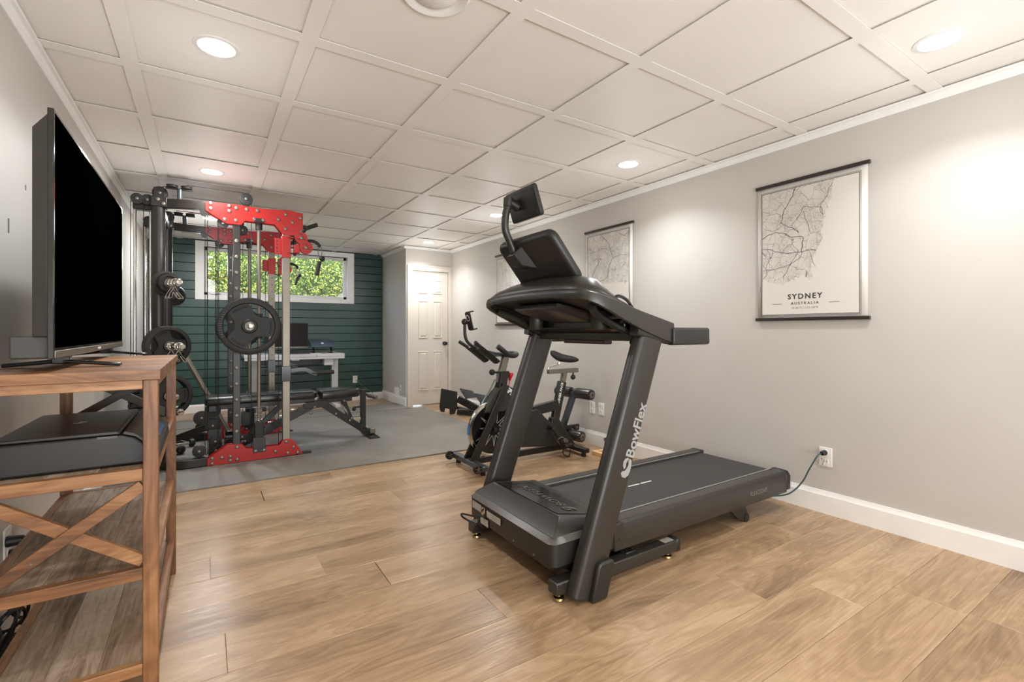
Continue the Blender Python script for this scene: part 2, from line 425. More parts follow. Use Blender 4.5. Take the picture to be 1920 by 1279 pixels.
# ceiling grid
ys = [0.84 + .645 * k for k in range(-9, 12)]
xs = [-0.325, 0.335, 0.995, 1.645, 2.295, 2.92]
SW = 0.066
tile_m = {}
def panel(x0, x1, y0, y1):
    w, d = round(x1 - x0, 3), round(y1 - y0, 3)
    if (w, d) not in tile_m: tile_m[(w, d)] = MB().ab((0, 0, 0), (w, d, .006)).mesh('ceiling_panel', 'ceil')
    place(tile_m[(w, d)], 'ceiling_panel', ceiling, (x0, y0, H + .006 + random.uniform(0, .001)))
xe = [XL] + [v for x in xs for v in (x, x + SW)] + [XR]
for i in range(0, len(xe), 2):
    for k in range(len(ys) - 1):
        y1 = min(ys[k + 1], YF)
        if y1 - ys[k] - SW < .03: continue
        panel(xe[i] - .018, xe[i + 1] + .018, ys[k] + SW - .018, y1 + .018)
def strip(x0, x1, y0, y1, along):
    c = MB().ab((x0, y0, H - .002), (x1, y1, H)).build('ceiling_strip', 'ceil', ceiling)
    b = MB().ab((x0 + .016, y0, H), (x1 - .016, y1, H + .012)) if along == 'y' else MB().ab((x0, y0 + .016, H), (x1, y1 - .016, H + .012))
    b.build('strip_shade_bar', 'shade_mark', c)  # stem coloured dark to stand in for the shade beside the strip
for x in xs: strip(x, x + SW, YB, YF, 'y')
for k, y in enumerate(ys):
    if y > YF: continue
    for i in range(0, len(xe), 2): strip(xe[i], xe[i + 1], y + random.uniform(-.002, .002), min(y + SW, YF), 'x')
# crown trims
cr = [(0, 0), (0, -.045), (.006, -.045), (.010, -.03), (.022, -.014), (.034, -.010), (.036, 0)]
struct(MB().prism([(XL + a, H - .004 + b) for a, b in cr], 'y', YB, YF).build('trim_1', 'trim', sharp=20))
struct(MB().prism([(XR - a, H - .004 + b) for a, b in cr], 'y', YB, BY).build('trim_2', 'trim', sharp=20))
struct(MB().prism([(BX - a, H - .004 + b * .8) for a, b in cr], 'y', BY, YF).build('trim_3', 'trim', sharp=20))
struct(MB().prism([(BY - a, H - .004 + b * .7) for a, b in cr], 'x', BX - .03, XR).build('trim_4', 'trim', sharp=20))
for y, z, w, h in ((2.554, 1.509, .012, .055), (2.758, 1.705, .01, .022)):
    MB().ab((XL - .001, y - w / 2, z - h / 2), (XL + .0012, y + w / 2, z + h / 2)).build('wall_anchor', 'shade_mark', bpy.data.objects['wall_left'])
# baseboards
def base_prof(s): return [(0, 0), (0, .135), (s * .006, .135), (s * .009, .118), (s * .014, .108), (s * .015, 0)]
struct(MB().prism([(XR + a, b) for a, b in base_prof(-1)], 'y', YB, BY - .02).build('baseboard_right', 'trim', sharp=20))
struct(MB().prism([(XL + a, b) for a, b in base_prof(1)], 'y', YB, YF).build('baseboard_left', 'trim', sharp=20))
struct(MB().prism([(BX + a, b) for a, b in base_prof(-1)], 'y', BY - .015, YF - .02).build('baseboard_box', 'trim', sharp=20))
struct(MB().prism([(YF - .02 + a, b * .8) for a, b in base_prof(-1)], 'x', XL, BX).build('baseboard_back', 'trim', sharp=20))

# back wall: structure + boards
WX0, WX1, WZ0, WZ1 = -0.02, 1.88, 1.60, 2.26      # opening
wb = MB()
wb.ab((XL, YF, 0), (BX, YF + .12, WZ0)); wb.ab((XL, YF, WZ1), (BX, YF + .12, H + .02))
wb.ab((XL, YF, WZ0), (WX0, YF + .12, WZ1)); wb.ab((WX1, YF, WZ0), (BX + .7, YF + .12, WZ1))
wall_back = struct(wb.build('wall_back', 'groove'))
BP = 0.1205; z = 0.10; bm_ = {}
def board(x0, x1, z0, z1):
    k = (round(x1 - x0, 3), round(z1 - z0, 3))
    if k not in bm_:
        w, h = k
        bm_[k] = MB().prism([(0, .0005), (.006, .0005), (.018, .004), (.018, h - .007), (.004, h - .0005), (0, h - .0005)], 'x', 0, w)
        me = bm_[k].mesh('wall_board', 'green', sharp=15); me.transform(Matrix.Scale(-1, 4, (0, 1, 0))); me.flip_normals(); bm_[k] = me
    place(bm_[k], 'wall_board', wall_back, (x0, YF, z0))
while z < H - .02:
    z1 = min(z + BP, H)
    if z1 <= WZ0 + .001 or z >= WZ1 - .02: board(XL, BX, z, z1)
    else: board(XL, WX0 - .03, z, z1); board(WX1 + .03, BX, z, z1)
    z = z1
# window
wf = MB()
TX0, TX1, TZ0, TZ1 = -0.12, 1.98, 1.535, 2.33
FY = YF - .038
wf.ab((TX0, FY, TZ0), (TX1, YF - .0, WZ0)); wf.ab((TX0, FY, WZ1), (TX1, YF, TZ1))
wf.ab((TX0, FY, WZ0), (WX0, YF, WZ1)); wf.ab((WX1, FY, WZ0), (TX1, YF, WZ1))
# reveal
wf.ab((WX0 - .012, YF, WZ0 - .012), (WX1 + .012, YF + .13, WZ0)); wf.ab((WX0 - .012, YF, WZ1), (WX1 + .012, YF + .13, WZ1 + .012))
wf.ab((WX0 - .012, YF, WZ0), (WX0, YF + .13, WZ1)); wf.ab((WX1, YF, WZ0), (WX1 + .012, YF + .13, WZ1))
win = struct(wf.build('window_1', 'trim'))
sf = MB()
sx0, sx1, sz0, sz1 = WX0, WX1, WZ0, WZ1; fw_ = .045
sf.ab((sx0, YF + .05, sz0), (sx1, YF + .1, sz0 + fw_)); sf.ab((sx0, YF + .05, sz1 - fw_), (sx1, YF + .1, sz1))
sf.ab((sx0, YF + .05, sz0), (sx0 + fw_, YF + .1, sz1)); sf.ab((sx1 - fw_, YF + .05, sz0), (sx1, YF + .1, sz1))
sf.build('window_sash', 'white', win, bevel=.004)
MB().ab((sx0 + fw_, YF + .072, sz0 + fw_), (sx1 - fw_, YF + .076, sz1 - fw_)).build('pane', 'glass', win)
lt = MB(); lt.box((.10, YF + .035, WZ0 + .03), (.1, .03, .035)); lt.cyl((.13, YF + .02, WZ0 + .03), (.17, YF + .0, WZ0 + .035), .012, n=10)
lt.build('window_latch', 'white', win, bevel=.006)

# closet box walls
cw = MB()
DX0, DX1, DZ = 2.548, 3.215, 2.0
DX0, DX1 = 2.545, 3.125
cw.ab((BX, BY, 0), (BX + .08, YF + .1, H + .02))                       # face towards the green wall
cw.ab((BX + .08, BY, 0), (DX0, BY + .1, H + .02)); cw.ab((DX1, BY, 0), (XR, BY + .1, H + .02)); cw.ab((DX0, BY, DZ), (DX1, BY + .1, H + .02))
struct(cw.build('wall_box', 'wall'))
dr = MB()
ft, fwid = .02, .03
dr = MB().ab((DX0 + .004, BY + .012, .012), (DX1 - .004, BY + .045, DZ - .004))
door = struct(dr.build('door_1', 'cream', bevel=.002))
def dpanel(x0, x1, z0, z1):
    p = MB(); y = BY + .012
    a = .016; r = .028
    ring = lambda i, yy: [(x0 + i, yy, z0 + i), (x1 - i, yy, z0 + i), (x1 - i, yy, z1 - i), (x0 + i, yy, z1 - i)]
    p.loft([ring(0, y + .001), ring(0, y - .006), ring(.006, y - .010), ring(.014, y - .001), ring(.020, y - .0006), ring(.040, y - .009), ring(.046, y - .009)])
    p.build('door_panel', 'cream', door, sharp=15)
dw = DX1 - DX0; px = [(DX0 + .10, DX0 + .10 + (dw - .28) / 2), (DX1 - .10 - (dw - .28) / 2, DX1 - .10)]
for x0, x1 in px:
    dpanel(x0, x1, .22, .80); dpanel(x0, x1, 1.00, 1.55); dpanel(x0, x1, 1.66, 1.86)
k = MB().lathe([(.026, 0), (.028, .006), (.012, .010), (.011, .03), (.027, .038), (.031, .05), (.027, .062), (.012, .068)], (DX1 - .065, BY + .012, .915), (0, -1, 0))
k.build('door_knob', 'blackgl', door)
for zz in (.25, 1.0, 1.78): MB().cyl((DX0 + .002, BY + .006, zz - .045), (DX0 + .002, BY + .006, zz + .045), .006, n=8).build('hinge', 'steel', door)
MB().ab((DX1 - .006, BY + .004, .88), (DX1 + .004, BY + .014, .95)).build('strike_plate', 'steel', door)
cas = MB()
cas.ab((DX0 - .075, BY - .016, 0), (DX0 + .002, BY, DZ - .002)); cas.ab((DX1 - .002, BY - .016, 0), (XR - .001, BY, DZ - .002))
cas.ab((DX0 - .075, BY - .016, DZ - .002), (XR - .001, BY, DZ + .060))
cas.ab((DX0 - .079, BY - .022, 0), (DX0 - .060, BY - .0161, DZ + .0599)); cas.ab((DX0 - .079, BY - .024, DZ + .060), (XR - .001, BY, DZ + .078))
struct(cas.build('trim_5', 'cream'))

# hedge and soil outside the window
struct(MB().ab((-5, YF + .13, 1.2), (8, 14, 1.45)).build('ground', 'trunk'))
hv, hf = [], []
for i in range(32000):
    x = random.uniform(-2.6, 5.6); z = random.uniform(1.45, 2.8)
    d = noise.noise(Vector((x * 1.5, z * 2.3, 3))) * .38 + noise.noise(Vector((x * 5, z * 7, 9))) * .2
    y = 9.1 + d + random.random() * .22
    s_ = random.uniform(.011, .024); a = random.uniform(0, 2 * PI)
    u = Vector((math.cos(a), random.uniform(-.5, .5), math.sin(a))).normalized() * s_
    w = Vector((-math.sin(a), random.uniform(-.6, .3), math.cos(a))).normalized() * s_ * .5
    c = Vector((x, y, z)); n = len(hv)
    hv += [tuple(c - u), tuple(c + w), tuple(c + u), tuple(c - w)]; hf.append((n, n + 1, n + 2, n + 3))
me = bpy.data.meshes.new('hedge'); me.from_pydata(hv, [], hf); me.materials.append(M['leaf'])
hed = thing('hedge', 'bright green leafy hedge growing outside the basement window', 'hedge', (1.5, 9.2, 1.45))
ho = bpy.data.objects.new('foliage', me); COL.objects.link(ho); ho.parent = hed; ho.location = (-1.5, -9.2, -1.45); ho['kind'] = 'stuff'
hb = MB()
for i in range(26):
    x = -2.5 + i * .31 + random.uniform(-.08, .08)
    hb.tube([(x, 9.5, 1.45), (x + random.uniform(-.1, .1), 9.45, 2.1), (x + random.uniform(-.2, .2), 9.5, 2.7)], .03, 6, [1, .7, .4])
hb.ab((-2.7, 9.75, 1.45), (5.7, 9.9, 2.7))
st = hb.build('stems', plain('hedge_inside', C(52, 72, 26), 0.8), hed); st['kind'] = 'stuff'

# ------------------------------------------------------------ ceiling lights
lens_m = MB().lathe([(.066, 0), (.064, -.004), (.001, -.006)], (0, 0, 0), (0, 0, 1), 32).mesh('lens', 'can')
ring_m = MB().lathe([(.066, .0), (.072, -.006), (.088, -.004), (.092, .002), (.066, .004)], (0, 0, 0), (0, 0, 1), 32, True).mesh('trim_ring', 'white')
names = ['above the television, left half of the ceiling', 'above the cable machine frame, left half of the ceiling', 'at the far left, seen through the cable machine above the window',
         'nearest the camera at the upper right corner of the ceiling', 'over the treadmill, right half of the ceiling', 'beyond the treadmill screen, second farthest on the right', 'just in front of the closet door, farthest on the right']
for (x, y), nm in zip(CANS[:7], names):
    t = thing('recessed_light', 'lit round recessed light ' + nm, 'ceiling light', (x, y, H + .004), 'recessed ceiling lights')
    place(ring_m, 'trim_ring', t, (x, y, H + .008)); place(lens_m, 'lens', t, (x, y, H + .008))
vt = thing('ceiling_vent', 'unlit round white ceiling fitting with a ringed dome at the top edge', 'vent', (.71, 1.62, H + .004))
MB().lathe([(.02, .004), (.128, .004), (.130, -.004), (.120, -.010), (.092, -.004), (.086, .002), (.02, .004)], (.71, 1.62, H + .006), (0, 0, 1), 48, True).build('trim_ring', 'white', vt)
MB().lathe([(.084, .004), (.082, -.004), (.066, -.014), (.04, -.022), (.001, -.026)], (.71, 1.62, H + .006), (0, 0, 1), 40).build('dome', 'white', vt)

# ------------------------------------------------------------ outlets
def outlet(x, y, z, axis, label, group='wall outlets', w=.072, h=.115):
    """axis: outward normal"""
    n = Vector(axis); s = Vector((0, 0, 1)).cross(n)
    mt = Matrix((s, n, Vector((0, 0, 1)))).transposed().to_4x4(); mt.translation = Vector((x, y, z))
    t = thing('wall_outlet', label, 'outlet', (x, y, z), group)
    MB(mt).ab((-w / 2, 0, -h / 2), (w / 2, .006, h / 2)).build('cover_plate', 'white', t, bevel=.002)
    for zz in (-.028, .028):
        MB(mt).prism([(a, zz + b) for a, b in rrect(.034, .038, .012)], 'y', .005, .0085).build('socket', 'white', t)
        MB(mt).ab((-.008, .0084, zz - .004), (-.005, .0092, zz + .008)).ab((.005, .0084, zz - .004), (.008, .0092, zz + .008)).build('slot', 'ink', t)
    return t
outlet(XR, 1.395, .342, (-1, 0, 0), 'white wall outlet behind the treadmill deck with a dark green cord plugged in')
outlet(XR, 3.47, .36, (-1, 0, 0), 'white wall outlet under the foam roller, the farther of the side by side pair')
outlet(XR, 3.345, .362, (-1, 0, 0), 'white wall outlet under the foam roller, the nearer of the side by side pair')
outlet(2.0, YF - .018, .335, (0, -1, 0), 'white wall outlet on the dark green board wall right of the desk')
outlet(XL, 2.53, .30, (1, 0, 0), 'white wall outlet with black plugs, low on the left wall behind the shelf unit', w=.075, h=.14)
t = thing('floor_register', 'small white vent grille above the baseboard left of the door', 'vent', (BX, 7.0, .18))
MB().ab((BX - .008, 6.92, .13), (BX, 7.13, .25)).build('frame', 'trim', t, bevel=.002)
for i in range(6): MB().ab((BX - .011, 6.935, .145 + i * .016), (BX - .007, 7.115, .152 + i * .016)).build('slat', 'white', t)
t = thing('jack_plate', 'narrow white jack plate beside the small vent grille', 'outlet', (BX, 6.86, .27))
MB().ab((BX - .006, 6.845, .21), (BX, 6.885, .29)).build('cover_plate', 'white', t, bevel=.002)
MB().cyl((BX - .005, 6.865, .25), (BX - .010, 6.865, .25), .008, n=10).build('jack', 'ink', t)

tag(MB().tube(smooth_path([(3.135, 1.40, .365), (3.10, 1.41, .355), (3.09, 1.45, .27), (3.10, 1.50, .17), (3.06, 1.56, .09), (2.98, 1.64, .065), (2.80, 1.70, .06)]), .0045, 8).build('treadmill_cord', 'cordgreen'),  # the treadmill's own power cord, from outlet to deck
    'dark green power cord curving from the wall outlet down to the treadmill deck', 'cord')
pl = thing('power_plug', 'black plug in the outlet with a crumpled clear wrap behind the treadmill', 'plug', (3.15, 1.40, .37))
MB().cyl((3.163, 1.398, .368), (3.125, 1.398, .368), .017, .013, 12).build('plug_body', 'cord', pl, bevel=.003)
wr = MB()
for i in range(26):
    a = Vector((random.uniform(3.135, 3.158), random.uniform(1.375, 1.44), random.uniform(.285, .35)))
    wr._add([tuple(a + Vector([random.uniform(-.014, .008) for _ in range(3)])) for _ in range(3)], [(0, 1, 2)])
wr.build('plastic_wrap', 'sticker', pl, sharp=5)
tag(MB().tube(smooth_path([(2.01, YF - .03, .33), (2.06, YF - .04, .27), (2.18, YF - .05, .17), (2.27, YF - .05, .10), (2.25, YF - .06, .03)]), .004, 6).build('phone_cord', 'cordgrey'),
    'thin grey cord hanging from the outlet on the green wall', 'cord')

# ------------------------------------------------------------ map posters
def poster(y0, y1, z0, z1, label, mapm, title=None, sub=None, roads=(), railw=.0):
    """y0 near edge, y1 far edge, on the right wall, x = XR"""
    t = thing('map_poster', label, 'poster', (XR - .012, (y0 + y1) / 2, z0), 'hanging map posters')
    yl = Vector((0, -1, 0)); W = y1 - y0
    x = XR - .012
    n = 14; vs_, fs_, uvs = [], [], []
    g = MB()
    for i in range(n + 1):
        yy = y0 + .012 + (W - .024) * i / n
        off = .0008 * math.sin(i / n * PI * 3)
        for zz in (z0, z1): g.v.append((x + off * .4, yy, zz))
    for i in range(n): g.f.append((2 * i, 2 * i + 2, 2 * i + 3, 2 * i + 1))
    sh = g.build('paper_sheet', 'paper', t)
    m2 = sh.modifiers.new('solid', 'SOLIDIFY'); m2.thickness = .0008
    # printed field
    fy0, fy1, fz0, fz1 = y0 + .05, y1 - .04, z0 + .028, z1 - .045
    me = bpy.data.meshes.new('map_print'); o = ORG[t.name]
    xx = x - .0035
    me.from_pydata([(xx - o[0], fy1 - o[1], fz0 - o[2]), (xx - o[0], fy0 - o[1], fz0 - o[2]), (xx - o[0], fy0 - o[1], fz1 - o[2]), (xx - o[0], fy1 - o[1], fz1 - o[2])], [], [(0, 1, 2, 3)])
    u = me.uv_layers.new(name='UVMap')
    for li, c in enumerate(((0, 0), (1, 0), (1, 1), (0, 1))): u.data[li].uv = c
    me.materials.append(mapm); mo = bpy.data.objects.new('map_print', me); COL.objects.link(mo); mo.parent = t
    fr = MB(); w = .0022; xa = xx - .0006
    for k, w in ((0, .003), (.007, .0012)):
        a, b, c, d = fy0 - k, fy1 + k, fz0 - k, fz1 + k
        fr.ab((xa, a, c), (xx, b, c + w)); fr.ab((xa, a, d - w), (xx, b, d)); fr.ab((xa, a, c), (xx, a + w, d)); fr.ab((xa, b - w, c), (xx, b, d))
    fr.build('border_line', 'ink', t)
    MB().box((XR - .014, (y0 + y1) / 2, z1), (.02, W, .02)).build('top_rail', 'rail', t, bevel=.002)
    MB().box((XR - .014, (y0 + y1) / 2, z0), (.02, W, .02)).build('bottom_rail', 'rail', t, bevel=.002)
    def P(a, b): return (xx - .0008, fy1 + (fy0 - fy1) * a, fz0 + (fz1 - fz0) * b)
    rb = MB()
    for pts, wd in roads:
        pp = smooth_path([P(a, b) for a, b in pts], 5)
        pp = [(p[0], p[1] + noise.noise(Vector((p[1] * 40, p[2] * 40, 1))) * .008, p[2] + noise.noise(Vector((p[1] * 40, p[2] * 40, 5))) * .008) for p in pp]
        rb.sweep(pp, [(-.0003, -wd / 2), (.0003, -wd / 2), (.0003, wd / 2), (-.0003, wd / 2)], up=(0, .3, 1))
    if roads: rb.build('road_lines', 'ink', t)
    if title:
        c = P(.475, .140); text(title, .046, c, yl, (0, 0, 1), 'ink', t, spacing=1.3, bold=.0008)
        c = P(.475, .088); text(sub, .023, c, yl, (0, 0, 1), 'ink', t, spacing=1.5)
        c = P(.475, .052); text("33.86\u00b0S / 151.20\u00b0E", .018, c, yl, (0, 0, 1), 'inklt', t, spacing=1.15)
        for a in (.13, .72):
            p, q = P(a, .088), P(a + .10, .088); MB().ab((p[0] - .0006, p[1], p[2] - .001), (q[0], q[1], q[2] + .001)).build('dash', 'ink', t)
    return t
syd_roads = [([(.38, 1.0), (.34, .93), (.27, .85), (.24, .78), (.22, .74)], .003), ([(.22, .74), (.3, .70), (.38, .67), (.42, .64)], .0022),
             ([(.0, .63), (.12, .665), (.26, .655), (.33, .615), (.45, .605), (.46, .57), (.45, .52), (.44, .49)], .0028),
             ([(.0, .55), (.08, .54), (.17, .515), (.28, .495), (.4, .485), (.5, .49), (.6, .485)], .0028),
             ([(.42, .64), (.38, .66), (.34, .70), (.42, .77), (.47, .83), (.55, .82), (.64, .80), (.66, .74)], .0016),
             ([(.47, .80), (.49, .73), (.52, .67), (.54, .62), (.6, .63)], .0014),
             ([(.0, .37), (.14, .37), (.26, .385), (.35, .41), (.42, .44), (.45, .49)], .0018),
             ([(.07, .82), (.18, .82), (.22, .79), (.2, .75), (.24, .73)], .0012), ([(.0, .73), (.08, .70), (.15, .685), (.24, .72)], .0012),
             ([(.02, .30), (.06, .34), (.05, .40), (.1, .47), (.06, .54)], .0012), ([(.25, .28), (.29, .36), (.36, .43), (.42, .5)], .0014),
             ([(.66, .74), (.63, .80), (.68, .86), (.72, .93), (.75, .97)], .0012), ([(.58, .36), (.55, .42), (.53, .48)], .0012), ([(.33, .60), (.36, .54), (.41, .50)], .0012)]
m_syd = map_mat('map_print_coast', (0.42, 0.36, 0.27), 1.3)
m_ny = map_mat('map_print_city', (0.95, 0.25, 0.42), 2.9)
poster(1.160, 1.822, 1.184, 2.068, 'large SYDNEY AUSTRALIA street map poster on dark rails, nearest on the right wall', m_syd, 'SYDNEY', 'AUSTRALIA', syd_roads)
poster(2.928, 3.563, 1.184, 2.068, 'harbour city street map poster half hidden behind the treadmill console', m_ny,
       roads=[([(.35, .98), (.5, .9), (.56, .82), (.62, .7), (.55, .62), (.5, .5)], .003), ([(.05, .86), (.2, .8), (.35, .83), (.55, .8), (.62, .84)], .002),
              ([(.12, .7), (.22, .72), (.3, .68), (.2, .6), (.12, .5), (.2, .45), (.4, .46), (.5, .5)], .003), ([(.62, .7), (.8, .72), (1, .7)], .002), ([(.8, .96), (.9, .93), (1, .96)], .003)])
poster(4.64, 5.296, 1.184, 2.068, 'third street map poster farthest along the right wall, mostly hidden behind the treadmill screen', map_mat('map_print_far', (0.9, 0.1, 0.3), 5.1))

# ============================================================ TREADMILL
TY0, TY1 = 1.545, 2.255; TYC = 1.90
tm = thing('treadmill', 'large charcoal folding treadmill with raised console, standing in front of the right wall', 'treadmill', (1.9, TYC, 0))
def hood_ring(x0, x1, y0, y1, z, r=.035):
    return [(x, y, z) for x, y in rrect(x1 - x0, y1 - y0, r, 4, ((x0 + x1) / 2, (y0 + y1) / 2))]
HX0, HX1 = 1.185, 1.56
MB().loft([hood_ring(HX0 + .03, HX1, TY0 + .02, TY1 - .02, .105), hood_ring(HX0, HX1, TY0 - .004, TY1 + .004, .135), hood_ring(HX0, HX1, TY0 - .004, TY1 + .004, .232)]).build('hood_base', 'gundk', tm)
hc = MB().loft([hood_ring(HX0 - .003, HX1, TY0 - .008, TY1 + .008, .230), hood_ring(HX0 + .018, HX1, TY0 + .012, TY1 - .012, .250, .03)]).build('hood_rim', 'gunlt', tm)
MB().loft([[(HX0 + .018, TY0 + .012, .248), (HX1 + .04, TY0 + .012, .248), (HX1 + .04, TY1 - .012, .248), (HX0 + .018, TY1 - .012, .248)],
           [(HX0 + .035, TY0 + .02, .262), (HX1 + .02, TY0 + .016, .25), (HX1 + .02, TY1 - .016, .25), (HX0 + .035, TY1 - .02, .262)],
           [(HX0 + .100, TY0 + .075, .306), (HX1 - .02, TY0 + .085, .258), (HX1 - .02, TY1 - .085, .258), (HX0 + .100, TY1 - .075, .306)]]).build('hood_cover', 'gun', tm, bevel=.010, seg=3)
# gloss inlay on the hood slope
def HS(a, y): # point on sloping top, a 0..1 towards the belt
    return (HX0 + .112 + a * (HX1 - .135 - HX0), y, .3055 + a * (.258 - .306) * .96)
MB().loft([[HS(0.0, TY0 + .10), HS(0.0, TY1 - .10), HS(.98, TY1 - .085), HS(.98, TY0 + .085)], [tuple(Vector(p) + Vector((0, 0, .0015))) for p in (HS(0.0, TY0 + .10), HS(0.0, TY1 - .10), HS(.98, TY1 - .085), HS(.98, TY0 + .085))]]).build('hood_inlay', 'blackgl', tm)
hz = Vector(HS(1, 0)) - Vector(HS(0, 0)); HBZ = .262
text('BOWFLEX', .075, Vector(HS(.5, TYC + .02)) + Vector((0, 0, .003)), (0, 1, 0), -hz, 'gunlt', tm, bold=.001)
def logo(org, xd, yd, s, mat, parent):
    x = Vector(xd).normalized(); y = Vector(yd).normalized(); z = x.cross(y)
    mt = Matrix((x, y, z)).transposed().to_4x4(); mt.translation = Vector(org)
    b = MB(mt)
    # rounded heart-like loop: big lobe with a leaf-shaped opening and a crescent tail
    out1 = [(math.cos(R(a)) * s * .42, s * .32 + math.sin(R(a)) * s * .42) for a in range(-25, 206, 15)]
    top = [(-s * .42 * math.cos(R(25)), s * .14), (-s * .30, -s * .12), (-s * .05, -s * .02), (s * .18, s * .12), (s * .38, s * .14)]
    poly = [p for p in out1]; 
    b.prism([(-s * .34, s * .6), (-s * .46, s * .38), (-s * .40, s * .10), (-s * .20, -s * .12), (-s * .10, s * .08), (-s * .16, s * .34), (-s * .05, s * .56), (s * .10, s * .66), (-s * .12, s * .72)], 'z', 0, .0008)
    b.prism([(s * .02, s * .52), (s * .10, s * .30), (s * .05, s * .06), (-s * .10, -s * .20), (-s * .36, -s * .28), (-s * .42, -s * .44), (-s * .24, -s * .66), (s * .08, -s * .66), (s * .34, -s * .42), (s * .42, -s * .08), (s * .40, s * .34), (s * .30, s * .62), (s * .12, s * .70)], 'z', 0, .0008)
    return b.build('logo', mat, parent)
logo(Vector(HS(.5, TYC - .19)) + Vector((0, 0, .003)), (0, 1, 0), -hz, .06, 'gunlt', tm)
for k, w in ((0, .20), (1, .16)):
    for sgn in (-1, 1):
        y = TYC + sgn * .17
        MB().ab((HX1 - .075 + k * .016, y - w / 2, .2625 - k * .002), (HX1 - .069 + k * .016, y + w / 2, .2665 - k * .002)).build('warning_print', 'gunlt', tm)
# deck
DXE = 3.055
for y0, y1 in ((TY0, TY0 + .102), (TY1 - .102, TY1)):
    near = y0 < TYC
    r = MB()
    yo, yi = (y0, y1) if near else (y1, y0)
    sg = 1 if near else -1
    prof = [(yo, .115), (yo, .205), (yo + sg * .008, .228), (yo + sg * .018, .236), (yi - sg * .004, .236), (yi, .23), (yi, .19), (yo + sg * .06, .115)]
    rail_ = r.prism(prof, 'x', HX1 - .012, DXE - .045).build('side_rail', 'gun', tm, sharp=25)
    g = MB()
    for k in range(8):
        yy = yo + sg * (.03 + k * .0065)
        g.ab((HX1 + .02, yy, .2358), (DXE - .05, yy + sg * .0035, .2380))
    g.build('grip_ribs', 'gunlt', rail_)
    MB().ab((HX1 + .02, yi - sg * .007, .2365), (DXE - .05, yi - sg * .002, .2385)).build('edge_strip', 'silver', rail_)
    c = MB().prism([(yo - sg * .003, .125), (yo - sg * .003, .21), (yo + sg * .014, .24), (yi, .242), (yi, .14)], 'x', DXE - .05, DXE).build('end_cap', 'gundk', tm, bevel=.01, seg=3)
MB().ab((1.5, TY0 + .04, .10), (DXE - .08, TY1 - .04, .19)).build('deck_frame', 'gundk', tm)
bt = MB().prism([(1.50, .20), (2.98, .20), (3.01, .205), (3.03, .22), (3.02, .226), (1.50, .224)], 'y', TY0 + .098, TY1 - .098).build('running_belt', 'belt', tm, sharp=60)
MB().cyl((3.01, TY0 + .06, .19), (3.01, TY1 - .06, .19), .028, n=16).build('rear_roller', 'black', tm)
for a in (0, 1):
    MB().ab((2.012 + .100 * a, TYC + .001, .2262), (2.012 + .088 + .100 * a, TYC + .010, .2275)).build('belt_print', 'white', tm)
MB().ab((HX1 - .02, TY0 - .004, .118), (HX1 + .04, TY0 + .02, .238)).build('rail_bracket', 'gun', tm, bevel=.004)
MB().cyl((HX1 + .01, TY0 - .002, .165), (HX1 + .01, TY0 - .006, .165), .006, n=10).build('screw', 'cord', tm)
text('FLEXZONE', .036, (2.70, TY0 - .0012, .172), (1, 0, 0), (0, 0, 1), 'dimletter', tm, bold=.001)
for yy in (TY0 + .05, TY1 - .05):
    MB().prism([(2.46, .12), (2.62, .12), (2.665, .03), (2.655, .004), (2.63, .0), (2.56, .03)], 'y', yy - .012, yy + .012).build('rear_leg', 'gundk', tm, bevel=.004)
    MB().cyl((2.64, yy - .016, .024), (2.64, yy + .016, .024), .024, n=20).build('rear_wheel', 'rubber', tm)
# base frame
UD = Vector((.392, 0, 1.06)).normalized()
for side, yb, yf, yu in (('n', TY0 - .03, TY0 + .03, 1.492), ('f', TY1 - .03, TY1 + .03, 2.312)):
    yc = (yb + yf) / 2
    MB().ab((1.19, yb, .032), (1.95, yf, .085)).build('base_tube', 'gun', tm, bevel=.006)
    MB().ab((1.93, yb - .002, .028), (1.965, yf + .002, .09)).build('tube_cap', 'gundk', tm, bevel=.01)
    for fx in (1.225, 1.90):
        MB().lathe([(.021, 0), (.024, .004), (.022, .012), (.010, .016), (.009, .034)], (fx, yc, 0), (0, 0, 1), 18).build('foot_pad', 'brass', tm)
    MB().ab((1.86, yc - .02, .0852), (1.925, yc + .02, .0862)).build('sticker', 'sticker', tm)
    # upright
    b0 = Vector((1.305, yu, 0.012)); 
    sec = rrect(.068, .148, .022, 3)
    MB().sweep([b0, b0 + UD * 1.16], sec, up=(1, 0, 0)).build('upright', 'gun', tm)
    sgn = -1 if side == 'n' else 1
    MB().prism([(1.31, .004), (1.395, .004), (1.44, .145), (1.425, .158), (1.36, .158), (1.345, .145)], 'y', yu + sgn * .025, yu + sgn * .058).build('upright_boot', 'gundk', tm, bevel=.01, seg=3)
MB().ab((1.30, TY0, .035), (1.36, TY1, .09)).build('cross_tube', 'gundk', tm, bevel=.004)
MB().ab((1.62, TY0, .035), (1.68, TY1, .09)).build('cross_tube', 'gundk', tm, bevel=.004)
MB().bar((1.36, TY0 + .03, .08), (1.42, TY0 + .05, .14), .05, .01).build('hinge_plate', 'black', tm)
MB().bar((1.40, TYC, .07), (2.2, TYC, .13), .05, .04).build('lift_arm', 'black', tm, bevel=.004)
lb = text('BowFlex', .070, Vector((1.590, 1.4575, .672)), UD, (-UD.z, 0, UD.x), 'silver', tm, bold=.0016)
logo(Vector((1.527, 1.4575, .515)), (UD.z, 0, -UD.x), UD, .062, 'silver', tm)
